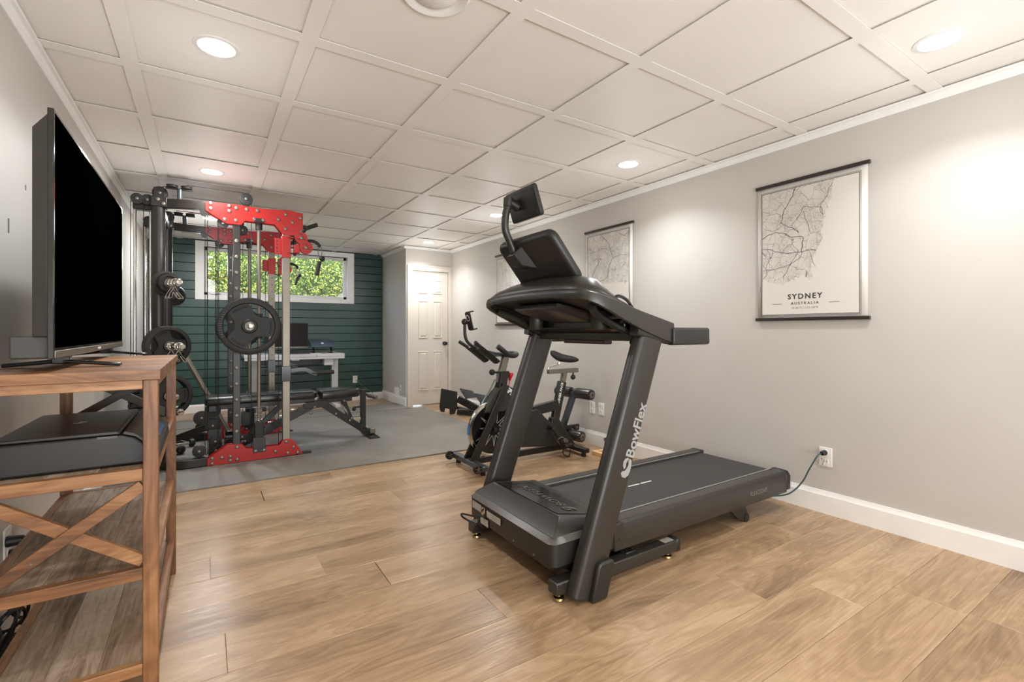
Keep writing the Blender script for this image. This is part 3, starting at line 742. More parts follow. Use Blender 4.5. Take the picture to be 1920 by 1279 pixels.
# front stickers, switch and cord
for y, w, z, h in ((2.17, .09, .20, .036), (2.0, .13, .195, .032), (2.09, .075, .145, .034)):
    MB().ab((HX0 - .0055, y - w / 2, z - h / 2), (HX0 - .004, y + w / 2, z + h / 2)).build('sticker', 'sticker', tm)
MB().ab((HX0 - .006, 2.085, .175), (HX0 - .003, 2.12, .215)).build('switch', 'chrome', tm, bevel=.002)
MB().ab((HX0 - .012, 2.07, .165), (HX0 - .003, 2.085, .19)).build('socket', 'cord', tm, bevel=.002)
MB().tube(smooth_path([(HX0 - .006, 2.08, .178), (HX0 - .05, 2.12, .175), (HX0 - .075, 2.20, .165), (HX0 - .05, 2.225, .13), (HX0 + .01, 2.20, .09)]), .005, 8).build('cable_tail', 'cord', tm)
MB().tube(smooth_path([(HX0 + .04, 2.19, .10), (1.22, 2.19, .10), (1.24, 2.2, .075)]), .02, 8).build('transport_wheel', 'rubber', tm)
for y in (1.82, 1.66): MB().cyl((HX0 - .003, y, .15), (HX0 - .006, y, .15), .005, n=8).build('screw', 'steel', tm)

# console fascia: ribbon in plan from near arm round the front to far arm
half = [(1.835, -.445, 1.097, .100), (1.75, -.447, 1.118, .098), (1.62, -.448, 1.154, .088), (1.50, -.449, 1.193, .072), (1.42, -.448, 1.222, .060), (1.36, -.440, 1.244, .050),
        (1.325, -.415, 1.257, .044), (1.305, -.37, 1.264, .041), (1.297, -.29, 1.270, .040), (1.293, -.19, 1.274, .040), (1.291, -.09, 1.276, .040), (1.290, 0, 1.277, .040)]
path = [(x, TYC + y, z, h) for x, y, z, h in half] + [(x, TYC - y, z, h) for x, y, z, h in half[-2::-1]]
rings = []
for i, (x, y, z, h) in enumerate(path):
    p0 = Vector(path[max(i - 1, 0)][:2]); p1 = Vector(path[min(i + 1, len(path) - 1)][:2]); d = (p1 - p0).normalized(); nrm = Vector((-d.y, d.x)) * -1
    th = .020
    # outward normal = away from the middle
    c = Vector((1.62, TYC)); q = Vector((x, y))
    if (q - c).dot(nrm) < 0: nrm = -nrm
    o_ = lambda t, zz: (x + nrm.x * t, y + nrm.y * t, zz)
    rings.append([o_(-th, z - h / 2 + .006), o_(-.004, z - h / 2), o_(.004, z - h / 2 + .004), o_(.006, z), o_(.002, z + h / 2 - .004), o_(-.006, z + h / 2), o_(-th, z + h / 2)])
MB().loft(rings).build('console_fascia', 'gun', tm, sharp=50)
# upper shell
def shell_ring(ins, lift, lim):
    out = []
    for i, (x, y, z, h) in enumerate(path):
        f = 1 - abs(i - (len(path) - 1) / 2) / ((len(path) - 1) / 2)      # 0 at arm ends, 1 at the front
        fr_ = min(1, max(0, (1.62 - x) / .26))
        yy = TYC + (y - TYC) * (1 - ins * .55 * (1 - .0 * fr_))
        xx = x + ins * .22 * fr_
        out.append((xx, yy, z + h / 2 - .004 + lift * (fr_ ** .6) * (1 if ins else 1)))
    return out
sh = [shell_ring(0.02, 0, 0), shell_ring(.16, .034, 0), shell_ring(.34, .060, 0), shell_ring(.5, .075, 0), shell_ring(.62, .078, 0)]
s2 = MB().loft(sh, cap=False, closed=False)
n = len(path); base = 4 * n
for i in range(n // 2): s2.f.append((base + i, base + i + 1, base + n - 2 - i, base + n - 1 - i)) if i + 1 < n - 2 - i else None
so = s2.build('console_shell', 'gun', tm, sharp=60); md = so.modifiers.new('solid', 'SOLIDIFY'); md.thickness = .006; md.offset = -1
# underside pieces
MB().prism([(1.32, 1.262), (1.66, 1.185), (1.66, 1.195), (1.33, 1.275)], 'y', TYC - .36, TYC + .36).build('underside_tray', 'gundk', tm)
MB().loft([[(1.37, TYC - .16, 1.238), (1.37, TYC + .20, 1.238), (1.60, TYC + .20, 1.20), (1.60, TYC - .16, 1.20)],
           [(1.365, TYC - .15, 1.215), (1.365, TYC + .19, 1.215), (1.60, TYC + .19, 1.165), (1.60, TYC - .15, 1.165)],
           [(1.40, TYC - .13, 1.195), (1.40, TYC + .17, 1.195), (1.60, TYC + .17, 1.15), (1.60, TYC - .13, 1.15)]]).build('electronics_box', 'gun', tm)
for y in (TYC - .24, TYC + .27):
    MB().lathe([(.034, 0), (.036, .004), (.044, .07), (.044, .085)], (1.56, y, 1.115), (0, 0, 1), 24).build('cup_holder', 'gun', tm)
MB().prism([(1.60, 1.12), (1.645, 1.10), (1.66, 1.125), (1.65, 1.165), (1.60, 1.165)], 'y', TYC - .36, TYC + .36).build('accessory_rail', 'blackgl', tm, bevel=.008)
MB().sweep([(1.69, 1.50, 1.085), (1.69, 2.30, 1.085)], rrect(.06, .05, .015, 3)).build('cross_bar', 'gun', tm)
MB().sweep([(1.695, TYC - .16, 1.052), (1.695, TYC + .16, 1.052)], rrect(.05, .022, .008, 3)).build('safety_bar', 'gun', tm)
for sg, y in ((-1, TYC - .44), (1, TYC + .44)):
    MB().tube(smooth_path([(1.38, y - sg * .06, 1.215), (1.46, y - sg * .10, 1.18), (1.60, y - sg * .10, 1.12), (1.68, y - sg * .06, 1.09)]), .018, 8).build('inner_brace', 'gundk', tm)
    # grip
    g = MB().sweep([(1.815, y, 1.083), (2.085, y, 1.083)], rrect(.045, .082, .012, 3)).build('hand_grip', 'gundk', tm, bevel=.006, seg=2)
    MB().sweep([(1.60, y - sg * .02, 1.118), (1.83, y - sg * .02, 1.075)], rrect(.05, .06, .012, 3)).build('arm_underside', 'gundk', tm)
MB().tube(smooth_path([(1.62, TYC - .40, 1.10), (1.64, TYC - .36, 1.05), (1.70, TYC - .38, 1.045), (1.72, TYC - .42, 1.09)]), .004, 6).build('wire_loop', 'cord', tm)
MB().tube(smooth_path([(1.50, TYC - .38, 1.245), (1.52, TYC - .40, 1.262), (1.57, TYC - .405, 1.245), (1.62, TYC - .40, 1.20)]), .007, 6).build('side_hook', 'gundk', tm)
# display: leaning panel
top = Vector((1.294, TYC, 1.56)); bot = Vector((1.475, TYC, 1.345)); dn = (top - bot); dl_ = dn.length; dn.normalize()
yv = Vector((0, -1, 0)); nv = yv.cross(dn)          # x=-Y, y=up slope, z = normal
mt = Matrix((yv, dn, nv)).transposed().to_4x4(); mt.translation = bot
if nv.x > 0: pass
def slab(mt, w, h, y0, secs, name, mat, parent, c=.0):
    return MB(mt).loft([[(x, y + y0 + h / 2, z) for x, y in rrect(w - 2 * i, h - 2 * i, max(rr - i, .004), 5)] for z, i, rr in secs]).build(name, mat, parent, sharp=50)
back = -1 if nv.x > 0 else 1
slab(mt, .46, dl_ + .005, 0, [(back * .030, .022, .045), (back * .027, .010, .045), (back * .014, .001, .045), (back * -.006, 0, .045), (back * -.012, .004, .045)], 'display_housing', 'gundk', tm)
slab(mt, .42, dl_ - .04, .02, [(back * -.012, 0, .02), (back * -.0135, .001, .02)], 'display_screen', 'screen', tm)
hole = MB(mt).cyl((0, 0, 0), (0, 0, back * .004), .006, n=10).mesh('screw_hole', 'cord', tuple(mt.translation))
for a, b in ((-.185, .25), (.185, .25), (.03, .255), (-.09, .255), (.19, .05)):
    p = mt @ Vector((a, b, back * .0275)); place(hole, 'screw_hole', tm, p)
# mount and gooseneck
mc = mt @ Vector((-.075, .19, back * .03))
ang = lambda a, b, c_: mt @ Vector((a, b, back * c_))
MB().loft([[tuple(ang(-.075 + x, .185 + y, .026)) for x, y in ((-.06, -.055), (.075, -.075), (.06, .07), (-.045, .05))],
           [tuple(ang(-.080 + x, .195 + y, .075)) for x, y in ((-.045, -.02), (.04, -.025), (.03, .045), (-.035, .045))]]).build('arm_mount', 'gundk', tm, bevel=.006)
neck = smooth_path([ang(-.08, .195, .055), (1.262, TYC + .075, 1.545), (1.232, TYC + .07, 1.60), (1.228, TYC + .065, 1.665), (1.240, TYC + .06, 1.72)], 8)
MB().tube(neck, .0185, 16).build('gooseneck_arm', 'gun', tm)
ttop = Vector((1.285, 1.92, 1.80)); tbot = Vector((1.335, 1.92, 1.655)); td = (ttop - tbot); tl_ = td.length; td.normalize()
tn = yv.cross(td); mt2 = Matrix((yv, td, tn)).transposed().to_4x4(); mt2.translation = tbot
bk = -1 if tn.x > 0 else 1
slab(mt2, .245, tl_, 0, [(bk * .016, .012, .016), (bk * .013, .003, .016), (bk * -.006, 0, .016), (bk * -.010, .003, .016)], 'tablet_holder', 'gundk', tm)
slab(mt2, .22, tl_ - .03, .015, [(bk * -.010, 0, .008), (bk * -.0115, .001, .008)], 'tablet_screen', 'screen', tm)
q = mt2 @ Vector((-.04, .075, bk * .016))
MB().cyl(q, (1.243, TYC + .058, 1.738), .026, .022, 18).build('tilt_joint', 'gundk', tm, bevel=.003)
MB().cyl((1.240, TYC + .06, 1.712), (1.243, TYC + .06, 1.758), .024, n=18).build('arm_collar', 'gun', tm, bevel=.003)
h2 = MB(mt2).cyl((0, 0, 0), (0, 0, bk * .003), .0045, n=10).mesh('screw_hole', 'cord', tuple(mt2.translation))
for a, b in ((-.1, .13), (.1, .13), (.1, .02), (-.1, .02)): place(h2, 'screw_hole', tm, mt2 @ Vector((a, b, bk * .0150)))

# ============================================================ SPIN BIKE
BYC = 3.40
bk_ = thing('spin_bike', 'black indoor cycling bike with silver-rimmed flywheel and red brake knob beside the treadmill', 'exercise bike', (2.25, BYC, 0))
MB().ab((1.755, BYC - .255, .035), (1.815, BYC + .255, .075)).build('front_foot', 'steeldk', bk_, bevel=.005)
MB().ab((2.78, BYC - .255, .035), (2.84, BYC + .22, .072)).build('rear_foot', 'black', bk_, bevel=.005)
for x, y in ((1.79, BYC - .21), (1.79, BYC + .21), (2.81, BYC - .21), (2.81, BYC + .18)):
    MB().cyl((x, y, 0), (x, y, .038), .022, .018, 14).build('foot_pad', 'rubber', bk_)
def spoked(c, r, w, parent, name='transport_wheel'):
    o = MB().lathe([(r * .55, -w * .3), (r * .8, -w / 2), (r, -w * .35), (r, w * .35), (r * .8, w / 2), (r * .55, w * .3)], c, (0, 1, 0), 22, True).build(name, 'rubber', parent)
    MB().cyl((c[0], c[1] - w * .55, c[2]), (c[0], c[1] + w * .55, c[2]), r * .25, n=12).build('hub', 'steel', o)
    for k in range(5):
        a = R(72 * k + 20); MB().bar((c[0], c[1] - w * .4, c[2]), (c[0] + math.cos(a) * r * .7, c[1] - w * .4, c[2] + math.sin(a) * r * .7), .006, .006, (0, 1, 0)).build('spoke', 'steel', o)
    MB().cyl((c[0], c[1] - w * .2, c[2]), (c[0], c[1] + w * .3, c[2]), r * .6, n=16).build('wheel_web', 'black', o)
for y in (BYC - .245, BYC + .245):
    spoked((1.725, y, .062), .036, .028, bk_)
    MB().bar((1.76, y, .058), (1.725, y, .062), .012, .02).build('axle_bracket', 'black', bk_)
MB().bar((1.80, BYC, .055), (2.80, BYC, .055), .04, .05).build('bottom_rail', 'black', bk_, bevel=.004)
WC = (2.005, BYC, .295); WR = .232
fwl = MB().lathe([(.03, -.012), (WR - .028, -.012), (WR - .028, .012), (.03, .012)], WC, (0, 1, 0), 64).build('flywheel', 'blackgl', bk_)
MB().lathe([(WR - .03, -.012), (WR - .022, -.018), (WR - .002, -.017), (WR, -.012), (WR, .012), (WR - .002, .017), (WR - .022, .018), (WR - .03, .012)], WC, (0, 1, 0), 64, True).build('rim', 'chrome', fwl)
# star burst print
st_ = MB()
random.seed(3)
for k in range(11):
    a = 360 / 11 * k + 8; L = .16 + .03 * math.sin(k * 2.3)
    tip = (WC[0] + math.cos(R(a)) * L, WC[2] + math.sin(R(a)) * L)
    for da in (-13, 13):
        b = (WC[0] + math.cos(R(a + da)) * .055, WC[2] + math.sin(R(a + da)) * .055)
        st_.bar((tip[0], BYC - .0135, tip[1]), (b[0], BYC - .0135, b[1]), .0012, .0045, (math.cos(R(a + 90)), 0, math.sin(R(a + 90))))
st_.build('starburst_print', 'silver', fwl)
MB().cyl((WC[0], BYC - .045, WC[2]), (WC[0], BYC + .045, WC[2]), .016, n=16).build('hub', 'black', fwl)
tp = MB()
for k in range(6):
    a0, a1 = R(168 + k * 3), R(168 + (k + 1) * 3)
    tp.loft([[(WC[0] + math.cos(a) * rr, BYC + yy, WC[2] + math.sin(a) * rr) for rr, yy in ((WR + .0005, -.016), (WR + .002, -.016), (WR + .002, .016), (WR + .0005, .016))] for a in (a0, a1)])
tp.build('blue_tape', 'bluetape', fwl)
for y in (BYC - .055, BYC + .055):
    MB().bar((1.79, y, .06), (2.10, y, .66), .022, .062, (0, 0, 1)).build('fork_leg', 'black', bk_, bevel=.004)
# guard over the wheel
gp = [(2.08, .66), (2.00, .60), (1.93, .50), (1.905, .455), (1.90, .44), (2.10, .44), (2.14, .52)]
MB().prism(gp, 'y', BYC - .045, BYC + .045).build('wheel_guard', 'gun', bk_, bevel=.006)
MB().sweep([(1.895, BYC, .44), (1.93, BYC, .52), (2.0, BYC, .62), (2.045, BYC, .70)], [(-.046, -.002), (-.030, -.002), (-.030, .003), (-.046, .003)], up=(-1, 0, .5)).build('guard_edge', 'chrome', bk_)
MB().prism([(2.03, .48), (2.06, .77), (2.145, .77), (2.115, .62), (2.24, .53), (2.2, .44)], 'y', BYC - .036, BYC + .036).build('head_tube', 'black', bk_, bevel=.006)
MB().bar((2.13, BYC, .60), (2.77, BYC, .075), .07, .10, (0, 0, 1)).build('main_tube', 'black', bk_, bevel=.008)
text('SPINNER', .058, (2.112, BYC - .0375, .625), Vector((.64, 0, -.525)), Vector((.525, 0, .64)), 'white', bk_, align='LEFT', bold=.0025, shear=.2)
cg = MB().prism([(2.24, .33), (2.24, .12), (2.60, .085), (2.68, .11), (2.66, .19), (2.42, .43), (2.34, .42)], 'y', BYC - .06, BYC - .035).build('chain_guard', 'gundk', bk_, bevel=.006)
MB().bar((2.735, BYC, .645), (2.60, BYC, .10), .045, .075, (1, 0, 0)).build('seat_tube', 'black', bk_, bevel=.006)
MB().bar((2.70, BYC, .645), (2.655, BYC, .44), .040, .012, (1, 0, 0)).build('seat_tube_face', 'steeldk', bk_)
text('SPINNER PACE', .034, (2.695, BYC - .0235, .53), (.24, 0, .97), (-.97, 0, .24), 'white', bk_, bold=.0008)
MB().bar((2.38, BYC, .405), (2.68, BYC, .44), .055, .085, (0, 0, 1)).build('link_tube', 'black', bk_, bevel=.005)
MB().prism([(2.60, .33), (2.66, .34), (2.87, .06), (2.86, .035), (2.62, .04), (2.56, .12)], 'y', BYC - .03, BYC + .03).build('rear_plate', 'black', bk_, bevel=.006)
MB().cyl((2.74, BYC - .03, .105), (2.74, BYC - .05, .105), .028, n=20).build('adjuster_disc', 'steel', bk_, bevel=.002)
MB().cyl((2.545, BYC - .02, .262), (2.545, BYC - .12, .262), .03, .02, 14).build('bottom_bracket', 'black', bk_)
MB().bar((2.545, BYC - .115, .262), (2.655, BYC - .125, .11), .018, .028, (1, 0, 0)).build('crank', 'black', bk_, bevel=.003)
MB().bar((2.545, BYC + .10, .262), (2.44, BYC + .11, .42), .018, .028, (1, 0, 0)).build('crank', 'black', bk_, bevel=.003)
for c, sg in (((2.655, BYC - .17, .11), -1), ((2.44, BYC + .17, .42), 1)):
    pd = MB(); pd.box(c, (.10, .075, .024)); pd = pd.build('pedal', 'black', bk_, bevel=.006)
    MB().tube(smooth_path([(c[0] - .04, c[1], c[2]), (c[0] - .05, c[1] - .01, c[2] - .07), (c[0] + .02, c[1], c[2] - .10), (c[0] + .045, c[1] + .01, c[2] - .04), (c[0] + .04, c[1], c[2])]), .005, 6).build('toe_strap', 'cord', pd)
    MB().tube(smooth_path([(c[0] - .05, c[1] + .03, c[2]), (c[0] - .09, c[1] + .02, c[2] + .05), (c[0] - .05, c[1], c[2] + .075), (c[0], c[1], c[2] + .03)]), .003, 6).build('toe_clip', 'steel', pd)
# seat
MB().bar((2.742, BYC, .64), (2.765, BYC, .74), .035, .045, (1, 0, 0)).build('seat_post', 'steel', bk_)
MB().ab((2.575, BYC - .02, .722), (2.915, BYC + .02, .762)).build('seat_slider', 'steel', bk_, bevel=.003)
MB().cyl((2.865, BYC, .722), (2.865, BYC, .70), .008, n=10).ball((2.865, BYC, .678), .024).build('slider_knob', 'rubber', bk_)
MB().tube(smooth_path([(2.585, BYC, .74), (2.575, BYC, .775), (2.62, BYC, .79), (2.69, BYC, .80), (2.70, BYC, .82)]), .009, 8).build('seat_bracket', 'chrome', bk_)
sr = []
for x, w, z0, z1 in ((2.60, .012, .895, .930), (2.62, .03, .875, .935), (2.66, .045, .845, .928), (2.71, .065, .825, .905), (2.77, .12, .818, .890), (2.83, .165, .812, .882), (2.87, .165, .815, .868), (2.892, .11, .825, .855)):
    sr.append([(x, BYC + w / 2 * math.cos(a) , (z0 + z1) / 2 + (z1 - z0) / 2 * math.sin(a)) for a in [2 * PI * i / 14 for i in range(14)]])
MB().loft(sr).build('saddle', 'rubber', bk_, sub=1, sharp=80)
# handlebar
MB().bar((2.088, BYC, .76), (2.125, BYC, .885), .035, .055, (1, 0, 0)).build('handlebar_post', 'steel', bk_)
MB().bar((2.068, BYC, .77), (2.04, BYC, .68), .022, .014, (1, 0, 0)).build('post_scale', 'steel', bk_)
MB().cyl((2.06, BYC, .762), (2.02, BYC, .762), .009, n=10).ball((1.995, BYC, .765), .026).build('post_knob', 'rubber', bk_)
MB().cyl((2.155, BYC, .62), (2.17, BYC, .70), .007, n=8).lathe([(.010, 0), (.013, .02), (.024, .05), (.022, .066), (.008, .070)], (2.168, BYC, .685), (.15, 0, .98), 16).build('brake_lever', 'redpl', bk_)
hbp = smooth_path([(1.935, BYC - .19, .985), (1.99, BYC - .195, .945), (2.04, BYC - .18, .915), (2.12, BYC - .14, .905), (2.19, BYC - .07, .912), (2.205, BYC, .915),
                   (2.19, BYC + .07, .912), (2.12, BYC + .14, .905), (2.04, BYC + .18, .915), (1.99, BYC + .195, .945), (1.935, BYC + .19, .985)], 6)
MB().tube(hbp, .021, 14).build('handlebar', 'rubber', bk_)
MB().tube([(2.07, BYC - .16, .91), (2.07, BYC + .16, .91)], .018, 12).build('cross_grip', 'rubber', bk_)
for sg in (-1, 1):
    MB().bar((1.86, BYC + sg * .06, .955), (2.07, BYC + sg * .05, .90), .02, .02).build('aero_extension', 'steeldk', bk_)
    pad = MB().sweep([(1.83, BYC + sg * .09, .985), (1.99, BYC + sg * .09, .865)], [(.055 * math.cos(R(a)), .032 * math.sin(R(a))) for a in range(180, 361, 20)] + [(.045 * math.cos(R(a)), .022 * math.sin(R(a))) for a in range(360, 179, -20)], up=(.6, 0, .8)).build('forearm_pad', 'rubber', bk_, bevel=.003)
    MB().cyl((1.835, BYC + sg * .12, .97), (1.76, BYC + sg * .14, 1.02), .014, n=12).build('aero_grip', 'rubber', bk_)
MB().tube(smooth_path([(1.95, BYC, .90), (1.86, BYC, .955), (1.775, BYC, 1.01), (1.745, BYC, 1.07), (1.742, BYC, 1.17)]), .0125, 10).build('phone_mount_arm', 'black', bk_)
MB().ball((1.74, BYC, 1.18), .026).build('mount_joint', 'black', bk_)
pm = MB().bar((1.80, BYC, 1.115), (1.765, BYC, 1.255), .075, .014, (1, 0, 0)).build('phone_clamp', 'black', bk_, bevel=.003)
for p in ((1.80, 1.115), (1.765, 1.255)): MB().bar((p[0] - .005, BYC, p[1]), (p[0] + .045, BYC, p[1] + .012), .05, .010).build('clamp_jaw', 'black', pm, bevel=.002)
MB().lathe([(.020, 0), (.028, 0), (.028, .004), (.020, .004)], (1.772, BYC, 1.21), (-1, 0, -.3), 18, True).build('clamp_ring', 'white', pm)

# ============================================================ LEG ROLLER ATTACHMENT by the wall
lr = thing('leg_roller_stand', 'foam leg-roller attachment standing against the wall behind the indoor cycle', 'exercise attachment', (3.0, 3.72, 0))
MB().bar((3.06, 3.60, .53), (2.985, 3.70, .15), .05, .05, (1, 0, 0)).build('upright', 'steeldk', lr, bevel=.004)
for nm, c, r, L in (('a', Vector((3.045, 3.60, .50)), .052, .20), ('b', Vector((2.99, 3.66, .095)), .052, .19)):
    for sg in (-1, 1):
        if nm == 'b' and sg == 1: pass
        d = Vector((.12, -.99, 0)).normalized() * -sg
        a, b = c + d * .03, c + d * (L + .03)
        rl = MB().lathe([(r * .55, 0), (r * .95, .004), (r, .02), (r, L - .02), (r * .92, L - .003), (r * .62, L)], a, d, 28).build('foam_roller', 'vinyl', lr)
        MB().lathe([(.001, 0), (r * .62, .0), (r * .62, .003), (r * .2, .006), (.001, .007)], a + d * L, d, 20).build('end_cap', 'steel', rl)
        MB().cyl(a + d * (L + .005), a + d * (L + .009), r * .2, n=10).build('bolt', 'cord', rl)
    MB().cyl(c - Vector((0, .04, 0)), c + Vector((0, .04, 0)), .018, n=12).build('axle', 'chrome', lr)
MB().bar((2.76, 3.62, .155), (3.05, 3.62, .165), .05, .035).build('foot_arm', 'black', lr, bevel=.004)
MB().bar((3.02, 3.64, .16), (2.93, 3.74, .02), .06, .05, (1, 0, 0)).build('lower_leg', 'black', lr, bevel=.004)
MB().ab((2.70, 3.68, .0), (3.06, 3.74, .05)).build('base_bar', 'black', lr, bevel=.004)
MB().prism([(3.03, .13), (3.10, .13), (3.10, .19), (3.03, .19)], 'y', 3.58, 3.60).build('hinge_tab', 'black', lr, bevel=.006)
MB().cyl((3.065, 3.575, .16), (3.065, 3.605, .16), .012, n=12).build('bolt', 'steel', lr)

# pine block with a black tool on it
tag(MB().ab((2.905, 3.00, 0), (2.945, 3.19, .035)).ab((2.945, 3.15, 0), (3.13, 3.19, .035)).ab((2.945, 3.00, 0), (3.13, 3.035, .035)).build('pine_tray', 'pine', bevel=.002),
    'small pale pine frame lying on the floor between bike and treadmill', 'wood frame')
tl = thing('strap_coil', 'small dark coiled strap heap resting on the pale pine frame', 'strap', (3.06, 3.1, .035))
b = MB()
for k in range(5): b.tube([(3.06 + .035 * math.cos(a), 3.11 + .05 * math.sin(a) + k * .004, .06 + k * .014 + .012 * math.sin(a * 2 + k)) for a in [2 * PI * i / 16 for i in range(17)]], .009, 6)
b.build('coil', 'rubber', tl)

# ============================================================ STEPPER / FOOT BOARD in the far right corner
sp = thing('rowing_stepper', 'low black stepper machine with footplates on the floor in front of the closet door', 'stepper', (2.85, 5.7, 0))
fb = MB().prism([(2.60, .10), (2.62, .345), (2.80, .30), (2.80, .10), (2.77, .01), (2.72, .0), (2.715, .07), (2.66, .085), (2.65, .03), (2.61, .04)], 'y', -.012, .012)
for i, v in enumerate(fb.v): fb.v[i] = (v[0], v[1] + 5.80 - (v[0] - 2.6) * .55, v[2])
fb.build('foot_board', 'rubber', sp, bevel=.003)
MB().bar((2.78, 5.62, .05), (3.02, 5.38, .04), .10, .07).build('base_rail', 'black', sp, bevel=.006)
MB().bar((2.72, 5.80, .10), (3.06, 5.52, .03), .04, .03).build('side_link', 'black', sp)
MB().bar((2.80, 5.66, .21), (3.00, 5.42, .07), .05, .09).build('swing_arm', 'black', sp, bevel=.006)
for o_ in (0, 1):
    c = Vector((2.89 + o_ * .15, 5.56 - o_ * .13, .26 - o_ * .06))
    MB().loft([[tuple(c + Vector(v)) for v in ((-.09, .06, .08), (.06, -.02, .045), (.07, -.11, -.02), (-.05, -.04, -.04))], [tuple(c + Vector(v) + Vector((.004, .004, .014))) for v in ((-.09, .06, .08), (.06, -.02, .045), (.07, -.11, -.02), (-.05, -.04, -.04))]]).build('footplate', 'rubber', sp, bevel=.003)
    MB().sweep(smooth_path([c + Vector((-.03, -.02, -.06)), c + Vector((-.035, -.01, .02)), c + Vector((.01, .02, .06))]), [(-.003, -.012), (.003, -.012), (.003, .012), (-.003, .012)]).build('foot_strap', 'steeldk', sp)
MB().cyl((2.98, 5.40, .05), (3.03, 5.35, .05), .03, n=16).build('roller', 'rubber', sp)

# ============================================================ RUBBER MATS
tag(MB().prism([(XL + .02, 3.97), (2.62, 3.92), (2.635, 6.44), (XL + .02, 6.44)], 'z', .0005, .010).build('rubber_mat', 'mat'),
    'large speckled grey rubber floor mat under the cable machine and the bench', 'floor mat')
zz = []
n = 60
for i in range(n + 1):
    x = XL + .02 + (2.43 - XL) * i / n; zz.append((x, 6.462 + (.012 if i % 2 else -.008)))
tag(MB().prism(zz + [(2.44, 7.06), (XL + .02, 7.06)], 'z', .0005, .010).build('rubber_mat', 'mat'),
    'second rubber mat with a zigzag interlocking edge, farther back towards the green wall', 'floor mat')

# ============================================================ CABLE MACHINE
gz = .011
gm = thing('cable_machine', 'red, black and silver home gym cable machine with pulleys on the rubber mat', 'gym machine', (.2, 5.14, gz))
NY, FYY = 4.60, 5.69; CX_ = -.315
bolt_m = MB().lathe([(.0145, 0), (.0145, .002), (.012, .006), (.006, .008), (.001, .0085)], (0, 0, 0), (0, -1, 0), 12).mesh('bolt', 'steel')
pul_m = MB().lathe([(.009, -.5), (.75, -.5), (.97, -.45), (1, -.35), (.86, -.08), (.86, .08), (1, .35), (.97, .45), (.75, .5), (.009, .5)], (0, 0, 0), (0, 1, 0), 28).mesh('pulley', 'rubber')
def pulley(c, r, w=.026, rot=None, parent=None, cap=True):
    p = place(pul_m, 'pulley', parent or gm, c, rot, (r, w, r))
    if cap:
        b = bpy.data.objects.new('bolt', bolt_m); COL.objects.link(b); b.parent = p; b.location = (0, -.52, 0); b.scale = (.9 / r, 1 / w, .9 / r)
    return p
top_poly = [(-.003, 2.153), (-.003, 2.084), (.141, 1.994), (.25, 1.994), (.276, 2.031), (.501, 2.027), (.568, 1.946), (.658, 1.946), (.728, 2.020), (.728, 2.151), (.62, 2.165), (.40, 2.150), (.20, 2.158)]
base_poly = [(.010, gz), (.010, .072), (.145, .164), (.248, .162), (.29, .118), (.535, .114), (.572, .160), (.628, .162), (.655, .130), (.69, .085), (.728, gz + .004)]
tb = [(0.033, 2.144), (0.033, 2.102), (0.163, 2.14), (0.163, 2.098), (0.213, 2.13), (0.29, 2.128), (0.369, 2.129), (0.131, 2.026), (0.211, 2.027), (0.346, 2.054), (0.412, 2.054), (0.587, 2.126), (0.529, 2.074), (0.708, 2.11), (0.642, 2.064), (0.587, 2.0)]
bb = [(0.043, 0.069), (0.042, 0.029), (0.111, 0.067), (0.171, 0.068), (0.17, 0.036), (0.22, 0.139), (0.22, 0.038), (0.356, 0.088), (0.42, 0.088), (0.507, 0.066), (0.592, 0.137), (0.652, 0.085), (0.685, 0.032), (0.606, 0.037)]
